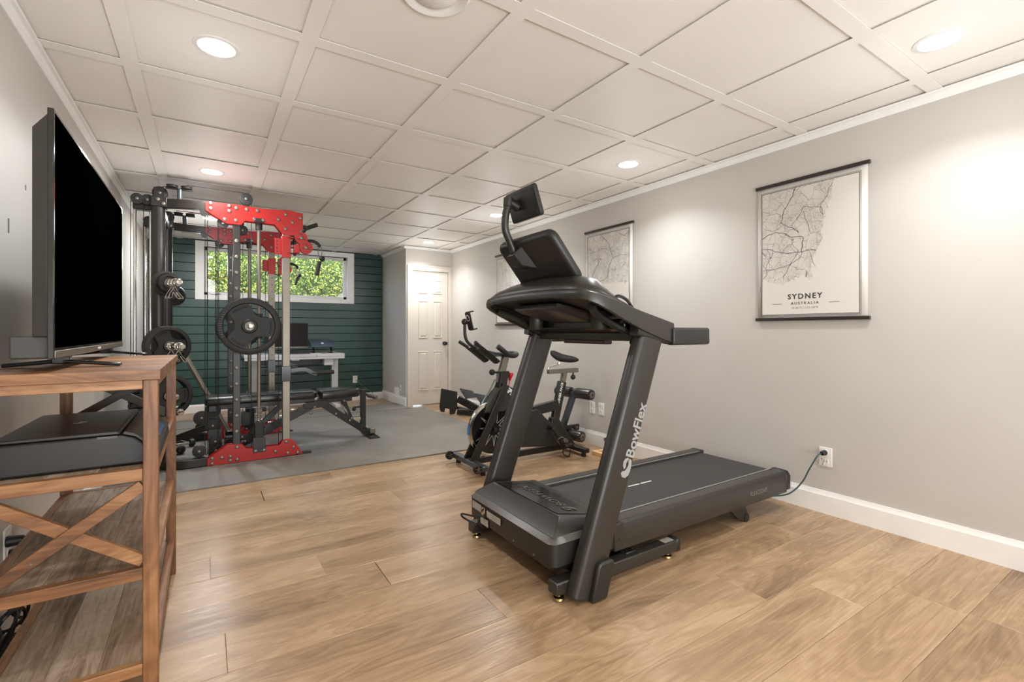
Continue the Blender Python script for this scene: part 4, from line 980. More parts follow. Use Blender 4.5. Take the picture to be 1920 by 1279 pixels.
for Yc, sg in ((NY, 1), (FYY, -1)):
    for dy in (-.032, .032):
        tpl = MB().prism(top_poly, 'y', Yc + dy - .004, Yc + dy + .004).build('top_side_plate', 'red', gm, bevel=.0015, seg=1)
        bpl = MB().prism(base_poly, 'y', Yc + dy - .004, Yc + dy + .004).build('base_side_plate', 'red', gm, bevel=.0015, seg=1)
        if dy < 0:
            for (x, z) in tb: place(bolt_m, 'bolt', tpl, (x, Yc + dy - .004, z))
            for (x, z) in bb: place(bolt_m, 'bolt', bpl, (x, Yc + dy - .004, z))
    # base tube and curved tube
    MB().rtube([(.70, Yc, gz + .03), (-.02, Yc, gz + .03)], .05, .058).build('base_beam', 'black', gm, bevel=.004)
    MB().rtube(smooth_path([(0.01, Yc, .046), (-.07, Yc + sg * -.012, .046), (-.15, Yc + sg * -.012, .046), (-.24, Yc + sg * .02, .046), (CX_ - .01, Yc + sg * .09, .046)], 5), .052, .066).build('base_curved_tube', 'black', gm, bevel=.005)
    MB().rtube([(-.02, Yc, 2.115), (.66, Yc, 2.10)], .05, .06).build('top_beam', 'black', gm, bevel=.004)
    MB().rtube(smooth_path([(0.01, Yc, 2.118), (-.08, Yc + sg * .004, 2.118), (-.18, Yc + sg * .025, 2.118), (-.26, Yc + sg * .06, 2.118), (CX_ + .01, Yc + sg * .10, 2.118)], 5), .052, .070).build('top_curved_arm', 'black', gm, bevel=.005)
    MB().ab((.60 + .02, Yc - .03, gz), (.80, Yc + .03, gz + .012)).build('toe_plate', 'black', gm, bevel=.003)
    # rear column
    cy = Yc + sg * .08
    MB().cyl((CX_, cy, gz), (CX_, cy, 2.15), .047, n=28).build('rear_column', 'black', gm)
    MB().ab((CX_ - .045, cy - .052, 2.085), (CX_ + .06, cy + .052, 2.165)).build('column_bracket', 'black', gm, bevel=.006)
    for q in ((CX_ + .0, 2.14), (CX_ + .035, 2.11)): place(bolt_m, 'bolt', gm, (q[0], cy - .052, q[1]))
    # black upright with bolts
    up = MB().ab((.217 - .0275, Yc - .0275, .05), (.217 + .0275, Yc + .0275, 2.08)).build('bolted_upright', 'black', gm, bevel=.004)
    for k in range(15):
        z = 1.858 - .1325 * k
        if z > .18: place(bolt_m, 'bolt', up, (.216, Yc - .0275, z), None, (1.15, 1.15, 1.15))
    # silver upright
    su = MB().ab((.594 - .03, Yc - .0275, .05), (.594 + .03, Yc + .0275, 2.05)).build('silver_upright', 'steel', gm, bevel=.004)
    hm = MB().cyl((0, 0, 0), (0, -.001, 0), .006, n=10).mesh('hole', 'cord')
    if sg < 0:
        for k in range(22): place(hm, 'hole', su, (.596, Yc - .0276, .25 + k * .075))
    else:
        for k in range(22): place(hm, 'hole', su, (.5639, Yc + .005, .25 + k * .075), (0, 0, -PI / 2), (.8, 1, .8))
    # guide rod with spring and stopper
    MB().cyl((.383, Yc, .16), (.383, Yc, 2.04), .0145, n=16).build('guide_rod', 'steel', gm)
    sp_ = [(.383 + .026 * math.cos(a), Yc + .026 * math.sin(a), .335 + a / (2 * PI) * .0155) for a in [PI / 5 * i for i in range(0, 85)]]
    MB().tube(sp_, .0035, 6).build('spring', 'chrome', gm)
    MB().ab((.348, Yc - .036, .14), (.418, Yc + .036, .33)).build('rod_stopper', 'rubber', gm, bevel=.006)
    MB().ab((.335, Yc - .042, .075), (.431, Yc - .036, .20)).build('rod_bracket', 'black', gm, bevel=.003)
    MB().cyl((.383, Yc, 1.975), (.383, Yc, 2.06), .027, n=20).build('rod_cap', 'rubber', gm)
    MB().ab((.345, Yc - .042, 2.03), (.421, Yc - .036, 2.065)).build('rod_bracket', 'black', gm, bevel=.003)
    # smith carriage
    MB().cyl((.383, Yc, 1.04), (.383, Yc, 1.255), .03, n=20).build('smith_carriage', 'rubber', gm)
    MB().ab((.285, Yc - .02, 1.11), (.385, Yc + .02, 1.18)).build('carriage_block', 'black', gm, bevel=.004)
    # cable trolley on silver upright
    zt = (1.748, 1.938) if sg > 0 else (1.716, 1.884)
    tr_ = MB().ab((.558, Yc - .035, zt[0]), (.630, Yc + .035, zt[1])).build('trolley_sleeve', 'red', gm, bevel=.003)
    tp_ = MB().ab((.505, Yc - .006, zt[0] + .03), (.560, Yc + .004, zt[1] - .02)).build('trolley_plate', 'red', tr_, bevel=.003)
    for k in range(4): place(hm, 'hole', tr_, (.523, Yc - .0065, zt[0] + .055 + k * .03), None, (1.1, 1, 1.1))
    if sg > 0: ca, cb, yy = (.712, 1.932), (.752, 1.850), Yc - .05
    else: ca, cb, yy = (.70, 1.85), (.735, 1.775), Yc - .03
    hull = []
    d = Vector((cb[0] - ca[0], cb[1] - ca[1])).normalized(); a0 = math.degrees(math.atan2(d.y, d.x))
    hull += arc(ca, .052, a0 + 65, a0 + 295, 12); hull += [((ca[0] + cb[0]) / 2 - d.y * .036 * -1, (ca[1] + cb[1]) / 2 + d.x * .036 * -1)]
    hull += arc(cb, .056, a0 - 115, a0 + 115, 12); hull += [((ca[0] + cb[0]) / 2 - d.y * .036, (ca[1] + cb[1]) / 2 + d.x * .036)]
    for k in (0, .034):
        bp_ = MB().prism(hull, 'y', yy + k, yy + k + .005).build('pulley_bracket', 'red', tr_, bevel=.001, seg=1)
        if k == 0:
            for c in (ca, cb):
                place(bolt_m, 'bolt', bp_, (c[0], yy, c[1]), None, (1.1, 1.1, 1.1))
                for k2 in range(3):
                    aa = R(90 + 120 * k2); MB().ab((c[0] + .028 * math.cos(aa) - .010, yy - .0006, c[1] + .028 * math.sin(aa) - .003), (c[0] + .028 * math.cos(aa) + .010, yy, c[1] + .028 * math.sin(aa) + .003)).build('slot', 'cord', bp_)
    for c in (ca, cb):
        p = place(pul_m, 'pulley', gm, (c[0], yy + .019, c[1]), None, (.045, .024, .045))
    MB().ab((.655, yy - .002, cb[1] - .055), (.70, yy + .04, cb[1] + .02)).build('bracket_arm', 'red', tr_, bevel=.004)
    for z in (cb[1] - .055, ca[1] - .005): MB().ab((.60, yy, z - .005), (.68, yy + .075, z)).build('swivel_lug', 'red', tr_, bevel=.002)
    MB().cyl((.665, yy + .045, cb[1] - .075), (.665, yy + .045, ca[1] + .01), .012, n=12).build('swivel_pin', 'black', tr_)
    e = Vector((cb[0] + .055, yy + .019, cb[1] + .03))
    MB().tube(smooth_path([e + Vector((-.05, 0, .03)), e + Vector((.0, 0, .035)), e + Vector((.04, 0, .02)), e + Vector((.065, 0, -.01))]), .014, 8).build('cable_stop', 'rubber', gm)
    # hanging grip: a thing of its own
    g0 = e + Vector((.065, 0, -.02))
    lab = 'black rubber pull handle hanging from the near red pulley of the cable machine' if sg > 0 else 'small black pull handle hanging from the far pulley, in front of the window'
    hh = thing('pull_handle', lab, 'cable handle', tuple(g0), 'cable machine pull handles')
    MB().tube([tuple(g0 + Vector((.018 * math.sin(a), 0, -.035 + .042 * math.cos(a)))) for a in [2 * PI * i / 20 for i in range(21)]], .0035, 8).build('carabiner', 'steel', hh)
    k_ = 1 if sg > 0 else .7
    MB().tube(smooth_path([g0 + Vector((0, 0, -.075)), g0 + Vector((.012, .0, -.10)), g0 + Vector((.0, 0, -.13))]), .004, 6).build('strap', 'rubber', hh)
    MB().ball(tuple(g0 + Vector((.018, 0, -.095 * k_))), .026 * k_).build('grip_knob', 'rubber', hh)
    MB().cyl(tuple(g0 + Vector((-.004, 0, -.12 * k_))), tuple(g0 + Vector((-.028, 0, -.25 * k_))), .018 * k_, n=14).build('grip', 'rubber', hh, bevel=.004)
    # dip handle
    zd = (.664, .798)
    MB().ab((.555, Yc - .034, zd[0]), (.630, Yc + .034, zd[1])).build('dip_sleeve', 'blackgl', gm, bevel=.003)
    dy_ = Yc if sg > 0 else Yc
    MB().rtube(smooth_path([(.62, dy_, .755), (.70, dy_, .762), (.76, dy_ , .758), (.82, dy_, .722), (.85, dy_, .718)], 5), .035, .04).build('dip_arm', 'blackgl', gm, bevel=.006)
    MB().cyl((.80, dy_, .722), (1.0, dy_, .728), .0185, n=16).build('dip_grip', 'rubber', gm, bevel=.004)
    # top pulleys
    pulley((CX_ + .01, cy, 2.20), .052, .03)
    MB().ab((CX_ - .03, cy - .022, 2.15), (CX_ + .045, cy - .016, 2.24)).build('pulley_bracket', 'black', gm, bevel=.006)
    pulley((.287, Yc, 2.222), .05, .03); MB().ab((.262, Yc - .012, 2.15), (.312, Yc + .012, 2.19)).build('pulley_bracket', 'black', gm)
    xp = -.174; yp = Yc + sg * .02
    MB().cyl((xp, yp, 2.14), (xp, yp, 2.235), .018, n=16).build('pulley_post', 'steeldk', gm)
    MB().ab((xp - .09, yp - .02, 2.232), (xp + .085, yp + .02, 2.238)).build('post_plate', 'black', gm, bevel=.002)
    for dx in (-.05, .045): place(pul_m, 'pulley', gm, (xp + dx, yp, 2.252), (PI / 2, 0, 0), (.04, .022, .04))
    pulley((.12, Yc, 2.0), .042, .026); pulley((.262, Yc + .05, 1.965), .042, .026)
    MB().prism([(-.045, 2.085), (.03, 2.085), (.0, 2.035), (-.03, 2.035)], 'y', Yc - .03, Yc - .024).build('cable_lug', 'black', gm)
    MB().ab((CX_ - .165, cy + sg * .04, 2.065), (CX_ - .04, cy + sg * .12 , 2.15)).build('stack_head', 'black', gm, bevel=.008)
    for dx in (-.135, -.07): pulley((CX_ + dx, cy + sg * .02, 2.14), .042, .028)
    # base pulley
    pulley((-.045, Yc - sg * .0, .135), .047, .045)
    MB().ab((-.08, Yc - .03, .072), (-.01, Yc + .03, .082)).build('pulley_foot', 'black', gm)
    # cables
    for pts in ([(-.005, Yc, 2.04), (-.005, Yc, .15)], [(.012, Yc + .02, 2.05), (.012, Yc + .02, .10)], [(.082, Yc, 2.0), (.082, Yc, .16)], [(.09, Yc + .02, 2.0), (.09, Yc + .02, .16)],
                [(.325, Yc, 2.20), (.325, Yc, .12)], [(.535, Yc, 2.0), (.535, Yc, .12)],
                [(CX_ + .02, cy, 2.25), (xp - .05, yp, 2.255)], [(xp + .045, yp, 2.275), (.27, Yc, 2.272)],
                [(CX_ - .175, cy + sg * .02, 2.12), (CX_ - .175, cy + sg * .02, .3)], [(CX_ - .095, cy + sg * .02, 2.1), (CX_ - .095, cy + sg * .02, .64)],
                [(.0, Yc, .1), (.3, Yc + sg * .5, .2)]):
        MB().tube(pts, .0028, 6).build('cable', 'cable', gm)
    # weight stack
    ys_ = cy + sg * .09
    for x in (CX_ - .155, CX_ - .055): MB().cyl((x, ys_, .05), (x, ys_, 2.08), .0115, n=14).build('stack_rod', 'chrome', gm)
    ws = MB()
    for k in range(14): ws.ab((CX_ - .165 - .03, ys_ - .055, .12 + k * .0385), (CX_ + .02, ys_ + .055, .12 + k * .0385 + .034))
    w_ = ws.build('weight_stack', 'rubber', gm, bevel=.003, seg=1); w_['kind'] = 'stuff'
    MB().ab((CX_ - .19, ys_ - .04, gz), (CX_ + .02, ys_ + .04, .10)).build('stack_base', 'black', gm, bevel=.005)
# cross members
MB().rtube([(CX_, NY + .10, 2.11), (CX_, FYY - .10, 2.11)], .05, .06).build('rear_cross_beam', 'black', gm, bevel=.004)
MB().rtube([(CX_, NY + .10, .045), (CX_, FYY - .10, .045)], .05, .06).build('rear_cross_beam', 'black', gm, bevel=.004)
MB().tube(smooth_path([(.66, NY, 2.04), (.74, NY + .03, 2.045), (.775, NY + .12, 2.05), (.78, NY + .5, 2.05), (.78, FYY - .5, 2.05), (.775, FYY - .12, 2.05), (.74, FYY - .03, 2.045), (.66, FYY, 2.04)], 5), .017, 12).build('pull_up_bar', 'rubber', gm)
for y in (NY + .10, FYY - .10):
    MB().cyl((.775, y, 2.05), (.87, y - .03 * (1 if y < 5 else -1), 2.09), .019, n=12).build('pull_up_grip', 'rubber', gm, bevel=.003)
# smith bar
MB().cyl((.30, 4.52, 1.146), (.30, 5.77, 1.146), .015, n=18).build('smith_bar', 'chrome', gm)
for a, b in ((4.28, 4.54), (5.75, 6.01)):
    MB().lathe([(.010, 0), (.021, .001), (.025, .004), (.025, b - a)], (.30, a, 1.146), (0, 1, 0), 24).build('bar_sleeve', 'chrome', gm)
# low row arm with pulley cluster
MB().rtube([(CX_, 5.10, .13), (.0, 5.02, .25)], .05, .055).build('row_arm', 'black', gm, bevel=.004)
MB().ab((.0, 4.985, .22), (.10, 4.993, .43)).build('pulley_plate', 'black', gm, bevel=.01)
for x, z in ((.052, .405), (.052, .27), (-.03, .345)): pulley((x, 4.965, z), .062, .03)
for x, z in ((.07, .135), (.075, .06)): pulley((x, 4.92, z), .048, .03)
MB().ab((.02, 4.93, .012), (.12, 5.0, .24)).build('pulley_stand', 'black', gm)
for x in (.30,): MB().ab((.285, 5.20, .20), (.36, 5.27, .33)).build('floor_bracket', 'black', gm, bevel=.004)
MB().cyl((.36, 5.24, .23), (.36, 5.24, .36), .04, n=18).build('rubber_foot', 'rubber', gm)
MB().rtube([(.36, 5.24, .33), (.50, 5.24, .34)], .04, .04).build('floor_arm', 'black', gm)

# weight plates
def plate_obj(label, c, d, th, ndir, grips=True, group='weight plates on the cable machine'):
    R_ = d / 2; N = 72
    A = Vector(ndir).normalized(); U = Vector((0, 0, 1)); S = A.cross(U).normalized(); U = S.cross(A)
    mt = Matrix((S, U, A)).transposed().to_4x4(); mt.translation = Vector(c)
    t = thing('weight_plate', label, 'weight plate', (c[0], c[1], c[2] - R_), group)
    k = R_ / .225
    ri = .178 * k
    MB(mt).lathe([(ri, -th * .28), (ri + .006 * k, -th * .5), (R_ - .010 * k, -th * .5), (R_, -th * .36), (R_, th * .36), (R_ - .010 * k, th * .5), (ri + .006 * k, th * .5), (ri, th * .28)], (0, 0, 0), (0, 0, 1), 64, True).build('rim', 'rubber', t, sharp=45)
    # web with three openings
    rings = []
    def wr_(a):
        a = (a - 63) % 120
        x = (a - 60) / 36.0
        if grips and abs(x) < 1: return (.098 + .088 * abs(x) ** 2.6) * k
        return ri + .004 * k
    ang_ = [360 / 120 * i for i in range(120)]
    outer = [(wr_(a) * math.cos(R(a)), wr_(a) * math.sin(R(a))) for a in ang_]
    inner = [(.026 * k * math.cos(R(a)), .026 * k * math.sin(R(a))) for a in ang_]
    hb_ = .26 * th
    rr = [[(x, y, -hb_) for x, y in inner], [(x, y, -hb_) for x, y in outer], [(x, y, hb_) for x, y in outer], [(x, y, hb_) for x, y in inner], [(x, y, -hb_) for x, y in inner]]
    MB(mt).loft(rr, cap=False).build('web', 'rubber', t, sharp=30)
    MB(mt).lathe([(.026 * k, -th * .5), (.05 * k, -th * .5), (.058 * k, -th * .3), (.058 * k, th * .3), (.05 * k, th * .5), (.026 * k, th * .5)], (0, 0, 0), (0, 0, 1), 36, True).build('hub', 'rubber', t)
    MB(mt).lathe([(.0255, -th * .52), (.034, -th * .52), (.034, th * .52), (.0255, th * .52)], (0, 0, 0), (0, 0, 1), 28, True).build('steel_sleeve', 'steel', t)
    for j in range(3):
        a0 = 63 + 120 * j
        for rg in ([(.150, .158)] if grips else []):
            pts = [(math.cos(R(a0 - 20 + 4 * q)) * .154 * k, math.sin(R(a0 - 20 + 4 * q)) * .154 * k, th * .28) for q in range(11)]
            MB(mt).tube(pts, .006 * k, 6).build('raised_rib', 'rubber', t)
    ln = MB(mt)
    for q in range(12):
        a = -24 + q * 5
        p0 = (math.cos(R(a)) * (ri + .012 * k), math.sin(R(a)) * (ri + .012 * k), th * .5); p1 = (math.cos(R(a)) * (R_ - .014 * k), math.sin(R(a)) * (R_ - .014 * k), th * .5)
        ln.bar(p0, p1, .004 * k, .002)
    x = ln.build('raised_marks', 'gun', t); x['kind'] = 'stuff'
    return t
plate_obj('large black tri-grip weight plate on the near end of the smith bar', (.30, 4.425, 1.146), .465, .04, (0, -1, 0))
plate_obj('black weight plate on the far end of the smith bar, behind the near plate', (.30, 5.87, 1.146), .44, .04, (0, -1, 0))
PD = Vector((.42, -.907, 0)).normalized(); PF = Vector((.42, .907, 0)).normalized()
C0 = Vector((CX_, NY + .08, 0)); C1 = Vector((CX_, FYY - .08, 0))
for nm, base, D, items in (('n', C0, PD, ((1.475, .19, 2, .36), (.99, .31, 2, .40), (.605, .335, 2, .30), (.50, 0, 0, .38))),
                           ('f', C1, PF, ((1.455, .20, 2, .30), (.99, .24, 1, .34)))):
    for z, d, cnt, L in items:
        p = base + Vector((0, 0, z))
        MB().lathe([(.024, .03), (.024, L - .004), (.020, L), (.010, L + .001)], p, D, 20).build('storage_pin', 'chrome', gm)
        for q in range(cnt):
            off = .13 + q * .042
            h_ = {1.475: 'highest', .99: 'middle', .605: 'lowest', 1.455: 'highest'}[z]
            side = 'near' if nm == 'n' else 'far'
            pos = ('outer' if q == cnt - 1 else 'inner') if cnt > 1 else 'only'
            dd = d - (.05 if (q == cnt - 1 and cnt > 1 and z > 1.2) else 0)
            plate_obj('%s black weight plate on the %s storage pin of the %s rear column' % (pos, h_, side), tuple(p + D * off), dd, .038, tuple(D if nm == 'n' else -D), grips=(d > .25))
# spring collars hanging on the pins
def collar(p, D, label):
    t = thing('spring_collar', label, 'collar', tuple(p), 'chrome spring collars')
    A = Vector(D).normalized(); U = Vector((0, 0, 1)); S = A.cross(U)
    pts = [tuple(Vector(p) + A * (a / (2 * PI) * .008) + (U * math.cos(a) + S * math.sin(a)) * .029) for a in [2 * PI * i / 14 for i in range(57)]]
    MB().tube(pts, .0032, 6).build('coil', 'chrome', t)
    for s_ in (-1, 1):
        q = Vector(p) - U * .028
        MB().tube(smooth_path([q, q - U * .05 + S * s_ * .03, q - U * .09 + S * s_ * .05 + A * .02, q - U * .085 + S * s_ * .028 + A * .02, q - U * .045 + S * s_ * .012]), .003, 6).build('handle_wire', 'chrome', t)
for z, offs in ((1.475, (.23, .28)), (.99, (.22, .34))):
    for i_, o_ in enumerate(offs):
        collar(C0 + Vector((0, 0, z)) + PD * o_, PD, 'chrome spring collar, %s of the two on the %s near storage pin' % (('inner', 'outer')[i_], 'highest' if z > 1.2 else 'middle'))
for z in (.99,): collar(C1 + Vector((0, 0, z)) + PF * .26, PF, 'chrome spring collar on the far column pin, beside the leaning silver pole')

# landmine pole
lm = thing('landmine_pole', 'long silver pole leaning from a floor bracket up to the rear of the cable machine', 'bar', (.19, 5.32, gz))
MB().cyl((.20, 5.33, .10), (-.20, 5.27, .97), .0235, n=18).build('pole', 'steel', lm)
MB().ab((.13, 5.28, gz), (.25, 5.38, .028)).build('bracket_base', 'steel', lm, bevel=.003)
for y in (5.285, 5.365): MB().ab((.15, y, .02), (.24, y + .008, .15)).build('bracket_ear', 'chrome', lm, bevel=.003)
MB().cyl((.195, 5.27, .10), (.195, 5.39, .10), .009, n=10).build('pivot_bolt', 'steel', lm)

# chrome cable attachments lying on the mat
for i_, (x, y, rz, nm) in enumerate(((-.20, 5.40, .4, 'chrome and black cable attachment lying on the mat, farther from the camera'), (-.26, 5.22, -.7, 'chrome and black cable attachment lying on the mat, next to the curved base tube'))):
    t = thing('cable_attachment', nm, 'cable handle', (x, y, gz), 'cable attachments on the mat')
    mt = Matrix.Translation((x, y, gz)) @ Matrix.Rotation(rz, 4, 'Z')
    for sx in (-1, 1):
        MB(mt).lathe([(.012, 0), (.034, .004), (.036, .012), (.036, .035), (.03, .042), (.012, .046)], (sx * .075 - (.046 if sx < 0 else 0), 0, .037), (1, 0, 0), 18).build('end_grip', 'rubber', t)
    MB(mt).cyl((-.08, 0, .037), (.08, 0, .037), .013, n=12).build('bar', 'chrome', t)
    MB(mt).tube(smooth_path([(-.06, 0, .045), (-.03, .06, .06), (0, .09, .05), (.03, .06, .06), (.06, 0, .045)]), .006, 6).build('loop', 'chrome', t)

# ============================================================ WEIGHT BENCH
bn = thing('weight_bench', 'black adjustable flat weight bench with two glossy black vinyl pads, running through the cable machine', 'weight bench', (.65, 5.0, gz))
Y0b, Y1b = 4.865, 5.135; YM = 5.0
def pad(x0, x1, w0, w1, z0, z1, nm):
    secs = []
    for z, i in ((z0, .012), (z0 + .012, 0), (z1 - .016, 0), (z1 - .005, .006), (z1, .020)):
        secs.append([(x, y, z) for x, y in ([(x0 + i + .02, YM - w0 + i), (x1 - i - .03, YM - w1 + i), (x1 - i, YM - w1 + i + .03), (x1 - i, YM + w1 - i - .03), (x1 - i - .03, YM + w1 - i), (x0 + i + .02, YM + w0 - i), (x0 + i, YM + w0 - i - .02), (x0 + i, YM - w0 + i + .02)])])
    return MB().loft(secs).build(nm, 'vinyl', bn, bevel=.006, seg=2, sharp=60)
pad(-.01, .905, .135, .135, .455, .527, 'back_pad'); pad(.93, 1.32, .145, .12, .440, .527, 'seat_pad')
MB().rtube([(.02, YM, .43), (.90, YM, .43)], .06, .05).build('back_frame', 'black', bn, bevel=.004)
MB().ab((.02, YM - .11, .40), (.08, YM + .11, .455)).build('pad_crossbar', 'black', bn, bevel=.004)
MB().rtube([(.93, YM, .415), (1.26, YM, .415)], .05, .045).build('seat_frame', 'black', bn, bevel=.004)
MB().rtube([(.80, YM, .385), (1.03, YM, .385)], .06, .07).build('main_hub', 'black', bn, bevel=.004)
MB().rtube([(.97, YM, .385), (1.43, YM, .045)], .055, .065).build('front_leg', 'black', bn, bevel=.004)
MB().rtube([(.90, YM, .385), (.27, YM, .075)], .055, .065).build('rear_leg', 'black', bn, bevel=.004)
lad = MB()
for k in range(7):
    p = Vector((.84, YM, .40)) + (Vector((.42, YM, .19)) - Vector((.84, YM, .40))) * (k / 6)
    lad.prism([(p.x - .028, p.z - .02), (p.x + .025, p.z), (p.x + .012, p.z + .028), (p.x + .004, p.z + .006), (p.x - .02, p.z + .012)], 'y', YM - .034, YM - .028)
ld = lad.build('adjustment_ladder', 'black', bn); ld['kind'] = 'stuff'
for k in range(5):
    p = Vector((.80, YM, .395)) + (Vector((.40, YM, .195)) - Vector((.80, YM, .395))) * (k / 4); MB().box((p.x, YM - .036, p.z + .012), (.028, .012, .009)).build('ladder_notch', 'chrome', bn)
MB().rtube([(.62, YM, .41), (.34, YM, .15)], .035, .045).build('support_strut', 'black', bn, bevel=.003)
MB().ab((.14, YM - .04, .075), (.36, YM + .04, .155)).build('rear_block', 'black', bn, bevel=.004)
MB().ab((.15, YM - .26, gz), (.21, YM + .26, gz + .06)).build('rear_foot', 'black', bn, bevel=.004)
MB().rtube([(.205, YM, .05), (.28, YM, .10)], .05, .05).build('foot_link', 'black', bn)
MB().ab((1.40, YM - .17, gz), (1.50, YM + .17, gz + .012)).build('front_foot', 'black', bn, bevel=.003)
MB().ab((1.44, YM - .03, .03), (1.50, YM + .03, .09)).build('foot_bracket', 'steel', bn, bevel=.008)
MB().rtube([(1.17, YM, .41), (1.25, YM, .20)], .03, .05).build('seat_strut', 'black', bn, bevel=.003)
for p in ((1.18, .40), (1.255, .215), (1.10, .275), (1.235, .195), (.90, .36), (.865, .305), (.28, .14), (.28, .10), (.30, .10)): place(bolt_m, 'bolt', bn, (p[0], YM - .034, p[1]))
MB().rtube([(1.375, YM, .06), (1.375, YM, .49)], .05, .05, (1, 0, 0)).build('front_post', 'black', bn, bevel=.004)
MB().ab((1.345, YM - .03, .488), (1.41, YM + .03, .50)).build('post_cap', 'gun', bn, bevel=.003)
MB().rtube([(1.24, YM, .205), (1.37, YM, .205)], .03, .03).build('post_link', 'chrome', bn)
MB().cyl((1.40, YM, .445), (1.44, YM - .06, .43), .014, n=12).build('roller_stem', 'chrome', bn)
MB().lathe([(.01, 0), (.020, .002), (.022, .10), (.02, .112), (.008, .114)], (1.42, YM - .03, .435), (.55, -.8, -.12), 16).build('foot_roller', 'steel', bn)
MB().cyl((1.35, YM, .32), (1.28, YM, .32), .008, n=8).ball((1.285, YM, .30), .02).build('pin_knob', 'rubber', bn)
for k in range(3): MB().tube([(1.16 + k * .016, YM - .035, .36 - k * .02), (1.18 + k * .016, YM - .04, .30 - k * .02)], .005, 6).build('seat_spring', 'chrome', bn)

# ============================================================ DESK at the green wall
dk = thing('standing_desk', 'pale grey standing desk against the dark green board wall', 'desk', (1.05, 7.4, 0))
MB().ab((.42, 7.05, .745), (1.30, 7.70, .785)).build('desk_top', 'deskw', dk, bevel=.003)
MB().ab((1.303, 7.05, .745), (1.68, 7.70, .785)).build('desk_top', 'deskw', dk, bevel=.003)
MB().ab((.42, 7.052, .712), (1.68, 7.072, .744)).build('apron', 'deskw', dk, bevel=.002)
for x in (.565, 1.60):
    lg = MB().ab((x - .045, 7.30, .05), (x + .045, 7.37, .73)).build('leg', 'deskw', dk, bevel=.004)
    MB().ab((x - .035, 7.09, .0), (x + .035, 7.66, .045)).build('foot', 'deskw', dk, bevel=.006)
MB().ab((.61, 7.31, .64), (1.55, 7.36, .69)).build('cross_beam', 'black', dk)
MB().ab((1.41, 7.08, .62), (1.53, 7.25, .712)).build('control_box', 'deskw', dk, bevel=.004)
MB().ab((.98, 7.06, .700), (1.08, 7.10, .712)).build('keypad', 'white', dk)
mn = thing('computer_monitor', 'dark computer monitor standing on the grey desk', 'monitor', (1.0, 7.42, .785))
MB().ab((.70, 7.39, .865), (1.25, 7.42, 1.22)).build('housing', 'gundk', mn, bevel=.004)
MB().ab((.71, 7.385, .88), (1.24, 7.3905, 1.212)).build('screen', 'mscreen', mn)
MB().ab((.70, 7.384, .866), (1.25, 7.390, .880)).build('bottom_bezel', 'steel', mn)
MB().bar((.98, 7.43, .79), (.98, 7.43, .95), .06, .02, (0, 1, 0)).build('stand', 'black', mn); MB().ab((.86, 7.36, .785), (1.10, 7.52, .795)).build('stand_base', 'black', mn, bevel=.003)
lp = thing('laptop', 'closed grey laptop raised on a small stand at the right of the desk', 'laptop', (1.42, 7.30, .88))
mt = Matrix.Translation((1.42, 7.28, .92)) @ Matrix.Rotation(R(24), 4, 'X')
MB(mt).box((0, 0, 0), (.33, .22, .018)).build('case', 'steeldk', lp, bevel=.005)
MB(mt).cyl((0, 0, .009), (0, 0, .0098), .02, n=14).build('emblem', 'white', lp)
ls = thing('laptop_stand', 'black folding laptop stand on the desk', 'stand', (1.42, 7.30, .785))
for x in (1.30, 1.54):
    MB().bar((x, 7.20, .862), (x, 7.38, .942), .02, .008).build('arm', 'black', ls); MB().bar((x, 7.36, .93), (x, 7.24, .80), .02, .012).build('strut', 'black', ls); MB().ab((x - .015, 7.20, .785), (x + .015, 7.40, .797)).build('foot', 'black', ls)
kb = thing('keyboard', 'black keyboard on the desk in front of the monitor', 'keyboard', (1.0, 7.17, .785))
MB().ab((.82, 7.10, .785), (1.22, 7.23, .800)).build('case', 'black', kb, bevel=.003)
ks = MB()
for i in range(18):
    for j in range(5): ks.ab((.83 + i * .0215, 7.108 + j * .0235, .80), (.83 + i * .0215 + .018, 7.108 + j * .0235 + .019, .804))
k2 = ks.build('keys', 'gun', kb); k2['kind'] = 'stuff'
tag(MB().prism([(1.24, 7.08), (1.37, 7.08), (1.38, 7.2), (1.25, 7.21)], 'z', .7851, .7885).build('notepad', 'white'), 'white sheet of paper on the desk beside the keyboard', 'paper')

# ============================================================ WOODEN CONSOLE SHELF
ws_ = thing('wooden_shelf_unit', 'tall rustic wooden shelf unit with X braces under the television', 'shelf unit', (-.31, 2.195, 0))
SX0, SX1, SY0, SY1, ST = -.505, -.115, 1.705, 2.685, .998
PS = .036
for x in (SX0, SX1 - PS):
    for y in (SY0, SY1 - PS): MB().ab((x, y, 0), (x + PS, y + PS, ST - .028)).build('leg', 'consolez', ws_, bevel=.0025)
nb = 8; bw = (SY1 - SY0 + .012) / nb
for k in range(nb): MB().ab((SX0 - .005, SY0 - .006 + k * bw + .0002, ST - .028), (SX1 + .005, SY0 - .006 + (k + 1) * bw - .0002, ST)).build('top_board', 'consolex', ws_, bevel=.0008, seg=1)
tiers = ((.716, .682), (.433, .400), (.160, .128))
for zt, zb in ((ST - .0285, ST - .055),) + tiers:
    for y in (SY0 + .004, SY1 - PS + .004): MB().ab((SX0 + PS, y, zb), (SX1 - PS, y + PS - .010, zt)).build('end_rail', 'consolex', ws_, bevel=.002)
    for x in (SX0 + .004, SX1 - PS + .004): MB().ab((x, SY0 + PS, zb), (x + PS - .010, SY1 - PS, zt)).build('side_rail', 'console', ws_, bevel=.002)
for zt, zb in tiers:
    n = 3; b0 = SX0 + .03; bw = (SX1 - .03 - b0) / n
    for k in range(n): MB().ab((b0 + k * bw + .0004, SY0 + .030, zt - .020), (b0 + (k + 1) * bw - .0004, SY1 - .030, zt - .002)).build('shelf_board', 'shelf', ws_, bevel=.001, seg=1)
